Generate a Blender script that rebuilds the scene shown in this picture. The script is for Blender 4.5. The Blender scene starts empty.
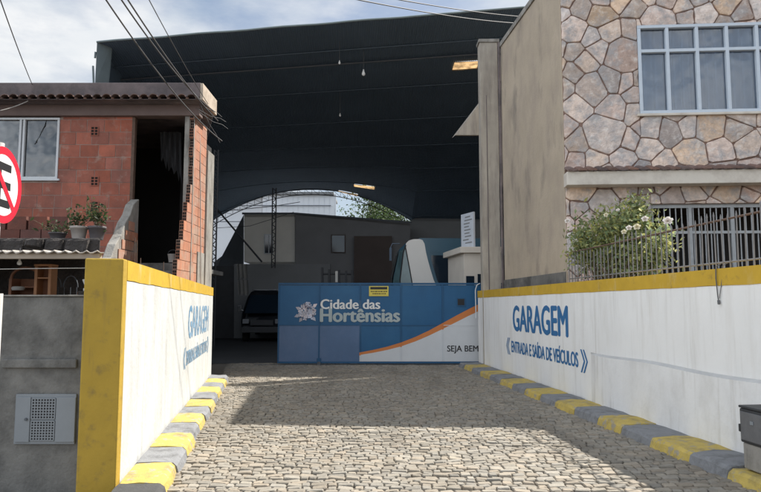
import bpy, math, random
from mathutils import Vector, Matrix
random.seed(7)
R = math.radians
S = bpy.context.scene
COL = S.collection

# ------------------------------------------------------------------ camera
FPX, CX, CY, HOR, CH = 650.0, 380.5, 246.0, 306.0, 1.6
PITCH = math.atan((HOR - CY) / FPX)
cd = bpy.data.cameras.new('camera'); cam = bpy.data.objects.new('camera', cd); COL.objects.link(cam)
cd.sensor_width = 36; cd.lens = FPX / 761 * 36; cd.clip_end = 3000; cd.clip_start = 0.05
cam.location = (0, 0, CH); cam.rotation_euler = (R(90) + PITCH, 0, 0)
S.camera = cam

def P(px, py, d):
    """the point at depth d (metres along +Y) seen at photo pixel px, py"""
    a, b = (px - CX) / FPX, (CY - py) / FPX
    y = math.cos(PITCH) - b * math.sin(PITCH); z = math.sin(PITCH) + b * math.cos(PITCH)
    k = d / y
    return Vector((a * k, d, CH + z * k))

# ------------------------------------------------------------------ light
SUN = Vector((0.66, 0.42, 1.0))
elev = math.atan2(SUN.z, math.hypot(SUN.x, SUN.y))
w = bpy.data.worlds.new('World'); S.world = w; w.use_nodes = True
nt = w.node_tree; nt.nodes.clear()
N = nt.nodes.new; L = nt.links.new
out = N('ShaderNodeOutputWorld'); bg = N('ShaderNodeBackground'); L(bg.outputs[0], out.inputs[0])
sky = N('ShaderNodeTexSky'); sky.sky_type = 'NISHITA'; sky.sun_disc = False
sky.sun_elevation = elev; sky.sun_rotation = math.atan2(SUN.x, SUN.y)
sky.air_density = 1.0; sky.dust_density = 1.6; sky.ozone_density = 1.0
tc = N('ShaderNodeTexCoord'); mp = N('ShaderNodeMapping'); L(tc.outputs['Generated'], mp.inputs[0])
mp.inputs['Scale'].default_value = (1.0, 1.0, 2.6)
no = N('ShaderNodeTexNoise'); L(mp.outputs[0], no.inputs['Vector'])
no.inputs['Scale'].default_value = 2.6; no.inputs['Detail'].default_value = 9; no.inputs['Roughness'].default_value = 0.58
rp = N('ShaderNodeValToRGB'); L(no.outputs[0], rp.inputs[0])
rp.color_ramp.elements[0].position = 0.40; rp.color_ramp.elements[0].color = (0.22, 0.22, 0.22, 1)
rp.color_ramp.elements[1].position = 0.60; rp.color_ramp.elements[1].color = (1, 1, 1, 1)
no2 = N('ShaderNodeTexNoise'); L(mp.outputs[0], no2.inputs['Vector']); no2.inputs['Scale'].default_value = 5.5; no2.inputs['Detail'].default_value = 7
rp2 = N('ShaderNodeValToRGB'); L(no2.outputs[0], rp2.inputs[0])
rp2.color_ramp.elements[0].position = 0.32; rp2.color_ramp.elements[0].color = (6.6, 7.5, 8.5, 1)
rp2.color_ramp.elements[1].position = 0.66; rp2.color_ramp.elements[1].color = (10.0, 10.2, 10.4, 1)
mx = N('ShaderNodeMix'); mx.data_type = 'RGBA'
dt = N('ShaderNodeVectorMath'); dt.operation = 'DOT_PRODUCT'; L(tc.outputs['Generated'], dt.inputs[0])
dt.inputs[1].default_value = tuple(-Vector((SUN.x, SUN.y, 0)).normalized())
fl = N('ShaderNodeMapRange'); L(dt.outputs['Value'], fl.inputs[0]); fl.inputs[1].default_value = 0.05; fl.inputs[2].default_value = 0.9; fl.inputs[3].default_value = 0.70; fl.inputs[4].default_value = 2.2  # clouds opposite the sun brightened, added as unseen fill for shaded walls
cs = N('ShaderNodeVectorMath'); cs.operation = 'SCALE'; L(rp2.outputs[0], cs.inputs[0]); L(fl.outputs[0], cs.inputs['Scale'])
L(rp.outputs[0], mx.inputs[0]); L(sky.outputs[0], mx.inputs[6]); L(cs.outputs[0], mx.inputs[7])
L(mx.outputs[2], bg.inputs[0]); bg.inputs[1].default_value = 0.075
sd = bpy.data.lights.new('sun', 'SUN'); so = bpy.data.objects.new('sun', sd); COL.objects.link(so)
sd.energy = 4.9; sd.angle = R(0.6); sd.color = (1.0, 0.95, 0.87)
so.rotation_euler = SUN.to_track_quat('Z', 'Y').to_euler(); so.location = (10, 6, 30)
S.view_settings.view_transform = 'Standard'; S.view_settings.look = 'None'; S.view_settings.gamma = 1
S.view_settings.use_curve_mapping = False; S.view_settings.exposure = 0.80
S.render.engine = 'CYCLES'
S.cycles.max_bounces = 8; S.cycles.diffuse_bounces = 5

# ------------------------------------------------------------------ materials
def mat(name, col, rough=0.75, var=0.12, scale=3.0, bump=0.15, bscale=60.0, bdist=0.01, tint=0.0, metal=0.0,
        spec=0.4, stain=None, stain_amt=0.5, streak=(1, 1, 1), sscale=1.5, s0=0.45, s1=0.7, bands=None, st2=None):
    m = bpy.data.materials.new(name); m.use_nodes = True
    t = m.node_tree; n = t.nodes; l = t.links.new
    b = n['Principled BSDF']; b.inputs['Roughness'].default_value = rough; b.inputs['Metallic'].default_value = metal
    b.inputs['Specular IOR Level'].default_value = spec
    tcn = n.new('ShaderNodeTexCoord'); co = tcn.outputs['Object']
    def noise(sc, det=6, rgh=0.6, mapping=None):
        q = n.new('ShaderNodeTexNoise'); q.inputs['Scale'].default_value = sc; q.inputs['Detail'].default_value = det
        q.inputs['Roughness'].default_value = rgh
        if mapping:
            g = n.new('ShaderNodeMapping'); g.inputs['Scale'].default_value = mapping; l(co, g.inputs[0]); l(g.outputs[0], q.inputs['Vector'])
        else:
            l(co, q.inputs['Vector'])
        return q.outputs[0]
    def mathn(op, a, b_):
        q = n.new('ShaderNodeMath'); q.operation = op
        for i, v in enumerate((a, b_)):
            if isinstance(v, (int, float)): q.inputs[i].default_value = v
            else: l(v, q.inputs[i])
        return q.outputs[0]
    v = mathn('MULTIPLY_ADD', noise(scale), var * 4); n_ = v.node; n_.inputs[2].default_value = 1 - var * 2
    if tint:
        a = n.new('ShaderNodeAttribute'); a.attribute_name = 'tint'
        tv = mathn('MULTIPLY_ADD', a.outputs['Fac'], tint * 2); tv.node.inputs[2].default_value = 1 - tint
        v = mathn('MULTIPLY', v, tv)
    sc = n.new('ShaderNodeVectorMath'); sc.operation = 'SCALE'; sc.inputs[0].default_value = col
    l(v, sc.inputs['Scale']); c = sc.outputs[0]
    if tint:   # a slight hue drift between pieces
        a2 = n.new('ShaderNodeAttribute'); a2.attribute_name = 'hue'
        mm = n.new('ShaderNodeMix'); mm.data_type = 'RGBA'; mm.blend_type = 'MULTIPLY'; mm.inputs[0].default_value = 1.0
        rr = n.new('ShaderNodeValToRGB'); e = rr.color_ramp.elements
        e[0].color = (1.10, 0.96, 0.86, 1); e[1].color = (0.90, 1.0, 1.10, 1)
        if bands:
            while len(e) > 1: e.remove(e[-1])
            e[0].position = 0; e[0].color = (*bands[0], 1)
            for i, bc in enumerate(bands[1:], 1):
                q = e.new(i / (len(bands) - 1)); q.color = (*bc, 1)
        l(a2.outputs['Fac'], rr.inputs[0]); l(c, mm.inputs[6]); l(rr.outputs[0], mm.inputs[7]); c = mm.outputs[2]
    if stain:
        r = n.new('ShaderNodeMapRange'); r.inputs[1].default_value = s0; r.inputs[2].default_value = s1; r.inputs[4].default_value = stain_amt
        l(noise(sscale, 8, 0.65, streak), r.inputs[0])
        ms = n.new('ShaderNodeMix'); ms.data_type = 'RGBA'; l(r.outputs[0], ms.inputs[0]); l(c, ms.inputs[6]); ms.inputs[7].default_value = (*stain, 1); c = ms.outputs[2]
    if st2:   # (colour, amount, scale, streak, from, to)
        r = n.new('ShaderNodeMapRange'); r.inputs[1].default_value = st2[4]; r.inputs[2].default_value = st2[5]; r.inputs[4].default_value = st2[1]
        l(noise(st2[2], 7, 0.62, st2[3]), r.inputs[0])
        ms = n.new('ShaderNodeMix'); ms.data_type = 'RGBA'; l(r.outputs[0], ms.inputs[0]); l(c, ms.inputs[6]); ms.inputs[7].default_value = (*st2[0], 1); c = ms.outputs[2]
    l(c, b.inputs['Base Color'])
    if bump:
        bp = n.new('ShaderNodeBump'); bp.inputs['Strength'].default_value = bump; bp.inputs['Distance'].default_value = bdist
        l(noise(bscale, 5), bp.inputs['Height']); l(bp.outputs[0], b.inputs['Normal'])
    return m

M = {}
M['cobble'] = mat('cobble stone', (0.26, 0.234, 0.196), 0.8, 0.16, 13, 0.6, 45, 0.012, tint=0.2, stain=(0.17, 0.15, 0.125), stain_amt=0.4, sscale=0.6, bands=[(1.05, 0.99, 0.92), (1, 1, 0.98), (0.96, 0.99, 1.02)], st2=((0.10, 0.09, 0.075), 0.55, 0.8, (1.3, 0.22, 1), 0.5, 0.72))
M['sand'] = mat('joint sand', (0.13, 0.112, 0.09), 0.95, 0.2, 8)
M['asphalt'] = mat('asphalt', (0.07, 0.068, 0.065), 0.9, 0.2, 6, 0.5, 120)
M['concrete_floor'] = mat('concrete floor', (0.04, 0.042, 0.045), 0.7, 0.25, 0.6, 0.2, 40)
M['earth'] = mat('earth', (0.13, 0.10, 0.07), 0.95, 0.3, 4, 0.6, 30, 0.03)
M['white_wall'] = mat('white painted wall', (0.80, 0.80, 0.79), 0.8, 0.045, 1.1, 0.35, 14, 0.012, stain=(0.55, 0.52, 0.47), stain_amt=0.5, streak=(3.0, 3.0, 0.5), sscale=1.2, s0=0.5, s1=0.8, st2=((0.48, 0.46, 0.42), 0.45, 1.0, (9, 9, 0.5), 0.54, 0.74))
M['sunlit_white'] = mat('sunlit white paint', (0.56, 0.57, 0.56), 0.8, 0.07, 1.4, 0.5, 14, 0.015, stain=(0.42, 0.42, 0.40), stain_amt=0.7, streak=(2.0, 2.0, 0.8), sscale=1.6, s0=0.46, s1=0.74, st2=((0.27, 0.26, 0.24), 0.5, 1.0, (9, 9, 0.5), 0.55, 0.74))  # copy of the white, darkened for the wall in sun; streaks are dirt
M['grimy_white'] = mat('grimy white paint', (0.76, 0.76, 0.755), 0.85, 0.06, 1.4, 0.5, 12, 0.015, stain=(0.55, 0.54, 0.52), stain_amt=0.6, streak=(1.5, 1.5, 0.8), sscale=1.6, s0=0.48, s1=0.74, st2=((0.42, 0.40, 0.36), 0.5, 1.0, (9, 9, 0.6), 0.53, 0.72))
M['ledge_dirt'] = mat('grimy ledge', (0.50, 0.50, 0.495), 0.9, 0.15, 3, 0.4, 20)
M['yellow'] = mat('yellow paint', (0.54, 0.345, 0.035), 0.7, 0.09, 4, 0.35, 26, 0.01, stain=(0.25, 0.17, 0.05), stain_amt=0.7, sscale=7, s0=0.58, s1=0.72, st2=((0.62, 0.55, 0.38), 0.4, 2.2, (2, 2, 0.6), 0.56, 0.72))
M['kerb_yellow'] = mat('kerb yellow', (0.50, 0.375, 0.10), 0.85, 0.14, 7, 0.6, 30, 0.02, stain=(0.20, 0.17, 0.11), stain_amt=0.8, sscale=5, s0=0.5, s1=0.7, st2=((0.30, 0.29, 0.27), 0.8, 9, (1, 1, 1), 0.55, 0.62))
M['kerb_grey'] = mat('kerb grey', (0.22, 0.225, 0.235), 0.85, 0.14, 6, 0.6, 30, 0.02, stain=(0.08, 0.08, 0.08), stain_amt=0.7, sscale=5, s0=0.5, s1=0.7)
M['kerb_dark'] = mat('kerb dark', (0.06, 0.06, 0.06), 0.9, 0.2, 6, 0.6, 30, 0.02)
M['blue_letter'] = mat('blue lettering', (0.035, 0.15, 0.34), 0.7, 0.12, 6, 0.1)
M['blue_letter_faded'] = mat('faded blue lettering', (0.13, 0.27, 0.42), 0.75, 0.15, 7, 0.1, stain=(0.5, 0.52, 0.52), stain_amt=0.6, sscale=14, s0=0.48, s1=0.6)
M['gate_blue'] = mat('gate blue', (0.013, 0.098, 0.225), 0.45, 0.1, 1.5, 0.12, 3, 0.03, stain=(0.028, 0.135, 0.27), stain_amt=0.7, sscale=0.9)
M['gate_blue_light'] = mat('gate blue faded', (0.085, 0.15, 0.27), 0.45, 0.12, 1.5, 0.12, 3, 0.03, stain=(0.14, 0.20, 0.33), stain_amt=0.8, sscale=0.9)
M['gate_frame'] = mat('gate frame', (0.014, 0.085, 0.19), 0.5, 0.1, 4, 0.05)
M['gate_white'] = mat('gate white', (0.62, 0.64, 0.66), 0.5, 0.05, 2, 0.08, 3, 0.03)
M['orange'] = mat('orange stripe', (0.60, 0.20, 0.055), 0.5, 0.06, 3, 0.03)
M['logo_white'] = mat('logo white', (0.78, 0.78, 0.76), 0.6, 0.05, 3, 0)
M['logo_grey'] = mat('logo grey', (0.42, 0.48, 0.48), 0.6, 0.05, 3, 0)
M['petal'] = mat('emblem petal', (0.55, 0.55, 0.62), 0.6, 0.1, 3, 0, tint=0.35)
M['petal_line'] = mat('emblem line', (0.16, 0.15, 0.20), 0.6, 0.1, 3, 0)
M['black'] = mat('black paint', (0.018, 0.018, 0.02), 0.5, 0.1, 4, 0.05)
M['notice'] = mat('notice yellow', (0.68, 0.56, 0.10), 0.5, 0.06, 5, 0)
M['brick'] = mat('red hollow block', (0.36, 0.125, 0.085), 0.9, 0.14, 6, 0.5, 60, 0.01, tint=0.18, stain=(0.13, 0.075, 0.06), stain_amt=0.75, sscale=1.1, s0=0.47, s1=0.72, st2=((0.40, 0.30, 0.25), 0.55, 4, (1, 1, 1), 0.56, 0.7))
M['brick_dirty'] = mat('dirty loose block', (0.16, 0.065, 0.05), 0.9, 0.25, 6, 0.6, 40, 0.012, tint=0.25, stain=(0.05, 0.035, 0.03), stain_amt=0.8, sscale=3)
M['yellow_shade'] = mat('shaded yellow paint', (0.40, 0.265, 0.035), 0.75, 0.10, 4, 0.4, 22, 0.012, stain=(0.20, 0.145, 0.05), stain_amt=0.7, sscale=7, s0=0.56, s1=0.7, st2=((0.16, 0.12, 0.06), 0.6, 1.5, (5, 5, .5), 0.58, 0.72))  # darker copy of the yellow, shade of the end face put into colour
M['mortar'] = mat('mortar', (0.33, 0.25, 0.215), 0.95, 0.2, 8, 0.6, 50)
M['brick_orange'] = mat('orange hollow block', (0.42, 0.205, 0.135), 0.9, 0.16, 6, 0.5, 50, 0.012, tint=0.10, stain=(0.38, 0.29, 0.23), stain_amt=0.8, sscale=2.4, s0=0.48, s1=0.64)
M['hole'] = mat('hollow', (0.02, 0.014, 0.012), 0.95, 0.1, 4, 0)
M['grey_concrete'] = mat('weathered concrete', (0.30, 0.285, 0.26), 0.9, 0.2, 3, 0.6, 30, 0.015, stain=(0.10, 0.09, 0.08), stain_amt=0.75, sscale=2.5, streak=(2, 2, 0.7))
M['dark_concrete'] = mat('dirty concrete', (0.185, 0.18, 0.168), 0.9, 0.22, 2.2, 0.6, 24, 0.02, stain=(0.075, 0.073, 0.07), stain_amt=0.8, sscale=2.0, s0=0.44, s1=0.64)
M['dark_stone'] = mat('dark rubble', (0.055, 0.048, 0.045), 0.95, 0.4, 5, 0.9, 9, 0.08)
M['slab'] = mat('roof slab', (0.17, 0.14, 0.14), 0.9, 0.25, 3, 0.5, 30, 0.015, stain=(0.05, 0.05, 0.055), stain_amt=0.8, sscale=2)
M['slab_beam'] = mat('plastered beam', (0.17, 0.125, 0.115), 0.9, 0.2, 2.5, 0.4, 30)
M['slab_end'] = mat('slab end plaster', (0.50, 0.42, 0.34), 0.9, 0.15, 5, 0.5, 30, stain=(0.25, 0.2, 0.15), stain_amt=0.6, sscale=4)
M['tile'] = mat('clay tile', (0.15, 0.10, 0.085), 0.9, 0.25, 6, 0.5, 40, tint=0.35)
M['alu'] = mat('aluminium frame', (0.60, 0.62, 0.64), 0.4, 0.04, 5, 0.02, metal=0.0)
M['alu_blue'] = mat('bluish frame', (0.55, 0.62, 0.70), 0.4, 0.05, 5, 0.02)
M['cabinet'] = mat('grey cabinet', (0.215, 0.235, 0.255), 0.5, 0.06, 5, 0.05)
M['beige'] = mat('beige render', (0.44, 0.37, 0.285), 0.92, 0.12, 1.2, 0.5, 22, 0.015, stain=(0.33, 0.275, 0.23), stain_amt=0.75, streak=(1.3, 1.3, 0.6), sscale=1.6, s0=0.46, s1=0.75, st2=((0.20, 0.175, 0.15), 0.75, 0.9, (1.6, 1.6, 0.75), 0.56, 0.72))
M['pilaster'] = mat('pilaster render', (0.41, 0.37, 0.315), 0.9, 0.14, 2, 0.5, 25, 0.015, stain=(0.17, 0.15, 0.14), stain_amt=0.7, streak=(3, 3, 0.4), sscale=1.5)
M['stone'] = mat('pink grey fieldstone', (0.62, 0.52, 0.46), 0.85, 0.30, 8, 0.9, 14, 0.035, tint=0.34,
                 stain=(0.40, 0.385, 0.39), stain_amt=0.85, sscale=3.5, s0=0.46, s1=0.62,
                 bands=[(1.10, 0.92, 0.86), (1.0, 1.0, 1.0), (1.1, 1.03, 0.95), (0.9, 0.96, 1.03), (1.0, 0.90, 0.86), (0.95, 0.95, 0.95), (1.15, 1.0, 0.80)], st2=((0.68, 0.655, 0.62), 0.6, 8, (1, 1, 1), 0.54, 0.68))
M['stone_joint'] = mat('reddish joint', (0.25, 0.165, 0.135), 0.95, 0.2, 8, 0.5, 60)
M['eave'] = mat('cream eave', (0.68, 0.635, 0.56), 0.8, 0.08, 3, 0.2, 30, stain=(0.35, 0.3, 0.26), stain_amt=0.6, sscale=3)
M['iron'] = mat('grey painted iron', (0.20, 0.195, 0.195), 0.55, 0.2, 8, 0.1)
M['iron_light'] = mat('light painted iron', (0.36, 0.375, 0.385), 0.5, 0.15, 8, 0.1)
M['rust'] = mat('rusty iron', (0.12, 0.075, 0.055), 0.8, 0.3, 12, 0.3)
M['roof_under'] = mat('dark roof sheet', (0.125, 0.175, 0.235), 0.75, 0.12, 0.5, 0.0)  # blue-grey veil of haze put into the sheet colour
M['roof_edge'] = mat('roof edge sheet', (0.17, 0.21, 0.22), 0.6, 0.15, 2, 0.1)
M['steel_dark'] = mat('dark steel', (0.105, 0.145, 0.19), 0.6, 0.15, 3, 0.05)
M['truss_dark'] = mat('dark truss steel', (0.055, 0.057, 0.062), 0.6, 0.15, 3, 0.05)
M['steel_mid'] = mat('mid steel', (0.085, 0.095, 0.11), 0.6, 0.15, 3, 0.05)
M['wall_dark'] = mat('dark interior wall', (0.20, 0.20, 0.205), 0.9, 0.12, 1, 0.1, 20)
M['wall_brown'] = mat('brown interior wall', (0.095, 0.075, 0.068), 0.9, 0.12, 1, 0.1, 20)
M['wall_cream'] = mat('cream interior wall', (0.75, 0.72, 0.66), 0.9, 0.08, 1, 0.1, 20)
M['wall_grey'] = mat('grey interior wall', (0.23, 0.235, 0.24), 0.9, 0.1, 1, 0.1, 20)
M['bright_wall'] = mat('bright outdoor wall', (0.72, 0.74, 0.77), 0.9, 0.05, 0.5, 0.1, 10)
M['bus_white'] = mat('bus white', (0.70, 0.68, 0.64), 0.3, 0.03, 2, 0, spec=0.5)
M['bus_blue'] = mat('bus blue', (0.04, 0.10, 0.145), 0.3, 0.04, 2, 0, spec=0.5)
M['bus_glass'] = mat('bus glass', (0.012, 0.022, 0.035), 0.08, 0.02, 2, 0, spec=0.6)
M['bus_screen'] = mat('bus windscreen', (0.10, 0.17, 0.185), 0.12, 0.2, 2, 0, spec=0.7)
M['car_dark'] = mat('dark car paint', (0.012, 0.014, 0.018), 0.2, 0.03, 2, 0, spec=0.6)
M['chrome'] = mat('chrome', (0.7, 0.7, 0.7), 0.2, 0.03, 2, 0, metal=1.0)
M['lamp_glass'] = mat('lamp glass', (0.25, 0.26, 0.28), 0.15, 0.03, 2, 0, spec=0.7)
M['rubber'] = mat('rubber', (0.02, 0.02, 0.02), 0.85, 0.1, 6, 0.1)
M['booth'] = mat('booth plaster', (0.66, 0.61, 0.54), 0.85, 0.07, 2, 0.15, 25)
M['board'] = mat('pale board', (0.58, 0.62, 0.68), 0.7, 0.08, 3, 0.1)
M['wood'] = mat('brown wood', (0.22, 0.095, 0.05), 0.6, 0.25, 5, 0.2, 30)
M['wood_light'] = mat('orange wood', (0.36, 0.17, 0.08), 0.6, 0.25, 5, 0.2, 30)
M['awning'] = mat('fibre cement sheet', (0.44, 0.40, 0.36), 0.9, 0.15, 4, 0.3, 40)
M['awning_beam'] = mat('awning beam', (0.36, 0.31, 0.26), 0.9, 0.15, 4, 0.2, 40)
M['pot_white'] = mat('white pot', (0.40, 0.36, 0.33), 0.7, 0.2, 6, 0.2)
M['pot_dark'] = mat('dark pot', (0.10, 0.09, 0.095), 0.7, 0.2, 6, 0.2)
M['leaf'] = mat('rose leaf', (0.34, 0.37, 0.18), 0.6, 0.2, 3, 0, tint=0.55, bands=[(1.25, 1.1, 0.7), (1, 1, 1), (0.7, 0.9, 1.0)])
M['leaf_dark'] = mat('dark leaf', (0.05, 0.075, 0.03), 0.6, 0.2, 3, 0, tint=0.5)
M['tree_leaf'] = mat('tree leaf', (0.075, 0.115, 0.04), 0.6, 0.2, 3, 0, tint=0.6)
def leafy(m):
    t = m.node_tree; n = t.nodes; l = t.links.new; b = n['Principled BSDF']; o = [x for x in n if x.type == 'OUTPUT_MATERIAL'][0]
    tr = n.new('ShaderNodeBsdfTranslucent'); ms = n.new('ShaderNodeMixShader'); ms.inputs[0].default_value = 0.45
    l(b.inputs['Base Color'].links[0].from_socket, tr.inputs[0]); l(b.outputs[0], ms.inputs[1]); l(tr.outputs[0], ms.inputs[2]); l(ms.outputs[0], o.inputs[0])
for k_ in ('leaf', 'leaf_dark', 'tree_leaf'): leafy(M[k_])
M['stem'] = mat('stem', (0.13, 0.10, 0.06), 0.8, 0.2, 8, 0.2)
M['dry'] = mat('dry twigs', (0.20, 0.14, 0.10), 0.9, 0.2, 8, 0, tint=0.3)
M['rose'] = mat('cream petal', (0.82, 0.77, 0.72), 0.6, 0.05, 10, 0)
M['rose_yellow'] = mat('pale yellow petal', (0.80, 0.75, 0.58), 0.6, 0.05, 10, 0)
M['cable'] = mat('cable', (0.10, 0.10, 0.105), 0.6, 0.1, 8, 0)
M['cable_light'] = mat('pale cable', (0.42, 0.40, 0.37), 0.6, 0.1, 8, 0)
M['sign_red'] = mat('sign red', (0.62, 0.022, 0.045), 0.4, 0.04, 4, 0)
M['sign_white'] = mat('sign white', (0.80, 0.80, 0.79), 0.4, 0.04, 4, 0)
M['pole'] = mat('pole grey', (0.62, 0.60, 0.57), 0.6, 0.1, 4, 0.1)
M['pole_steel'] = mat('pole steel', (0.32, 0.31, 0.30), 0.5, 0.15, 6, 0.1)
M['box_black'] = mat('black meter box', (0.035, 0.037, 0.04), 0.55, 0.25, 6, 0.3, 40)
M['box_door'] = mat('meter box door', (0.12, 0.122, 0.128), 0.5, 0.2, 6, 0.3, 40)
M['curtain'] = mat('grey curtain', (0.70, 0.73, 0.78), 0.9, 0.1, 3, 0.1)
M['cloth'] = mat('pale cloth', (0.33, 0.32, 0.30), 0.9, 0.15, 3, 0.3, 15)
M['dim_cloth'] = mat('grey cloth', (0.03, 0.03, 0.032), 0.9, 0.15, 3, 0.3, 15)
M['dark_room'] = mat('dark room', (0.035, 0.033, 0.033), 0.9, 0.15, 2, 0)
M['bulb'] = mat('unlit bulb', (0.85, 0.85, 0.83), 0.3, 0.02, 4, 0)

def glass(name, tintc, gl=0.25):
    m = bpy.data.materials.new(name); m.use_nodes = True; t = m.node_tree; n = t.nodes; n.clear(); l = t.links.new
    o = n.new('ShaderNodeOutputMaterial'); mx_ = n.new('ShaderNodeMixShader'); tr = n.new('ShaderNodeBsdfTransparent'); g = n.new('ShaderNodeBsdfGlossy')
    fr = n.new('ShaderNodeFresnel'); fr.inputs[0].default_value = 1.7
    ad = n.new('ShaderNodeMath'); ad.operation = 'ADD'; ad.inputs[1].default_value = gl * 0.2; l(fr.outputs[0], ad.inputs[0])
    gz = n.new('ShaderNodeTexNoise'); gz.inputs['Scale'].default_value = 1.6; gt_ = n.new('ShaderNodeTexCoord'); l(gt_.outputs['Object'], gz.inputs['Vector'])
    gb_ = n.new('ShaderNodeBump'); gb_.inputs['Strength'].default_value = 0.25; gb_.inputs['Distance'].default_value = 0.05; l(gz.outputs[0], gb_.inputs['Height']); l(gb_.outputs[0], g.inputs['Normal'])
    tr.inputs[0].default_value = (*tintc, 1); g.inputs['Roughness'].default_value = 0.03
    l(ad.outputs[0], mx_.inputs[0]); l(tr.outputs[0], mx_.inputs[1]); l(g.outputs[0], mx_.inputs[2]); l(mx_.outputs[0], o.inputs[0])
    return m
M['glass'] = glass('window glass', (0.70, 0.76, 0.83))
M['glass_dark'] = glass('dark window glass', (0.22, 0.24, 0.26))
def translucent(name, c):
    m = bpy.data.materials.new(name); m.use_nodes = True; t = m.node_tree; n = t.nodes; n.clear(); l = t.links.new
    o = n.new('ShaderNodeOutputMaterial'); mx_ = n.new('ShaderNodeMixShader'); mx_.inputs[0].default_value = 0.5
    a = n.new('ShaderNodeBsdfTranslucent'); b = n.new('ShaderNodeBsdfDiffuse')
    nz = n.new('ShaderNodeTexNoise'); nz.inputs['Scale'].default_value = 4; nz.inputs['Detail'].default_value = 5
    rr = n.new('ShaderNodeValToRGB'); rr.color_ramp.elements[0].color = (c[0] * .4, c[1] * .4, c[2] * .4, 1); rr.color_ramp.elements[1].color = (*c, 1)
    rr.color_ramp.elements[0].position = .35; rr.color_ramp.elements[1].position = .6
    tcx = n.new('ShaderNodeTexCoord'); l(tcx.outputs['Object'], nz.inputs['Vector']); l(nz.outputs[0], rr.inputs[0])
    l(rr.outputs[0], a.inputs[0]); l(rr.outputs[0], b.inputs[0]); l(a.outputs[0], mx_.inputs[1]); l(b.outputs[0], mx_.inputs[2]); l(mx_.outputs[0], o.inputs[0])
    return m
M['skylight'] = translucent('aged roof sheet', (0.80, 0.52, 0.26))

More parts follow.
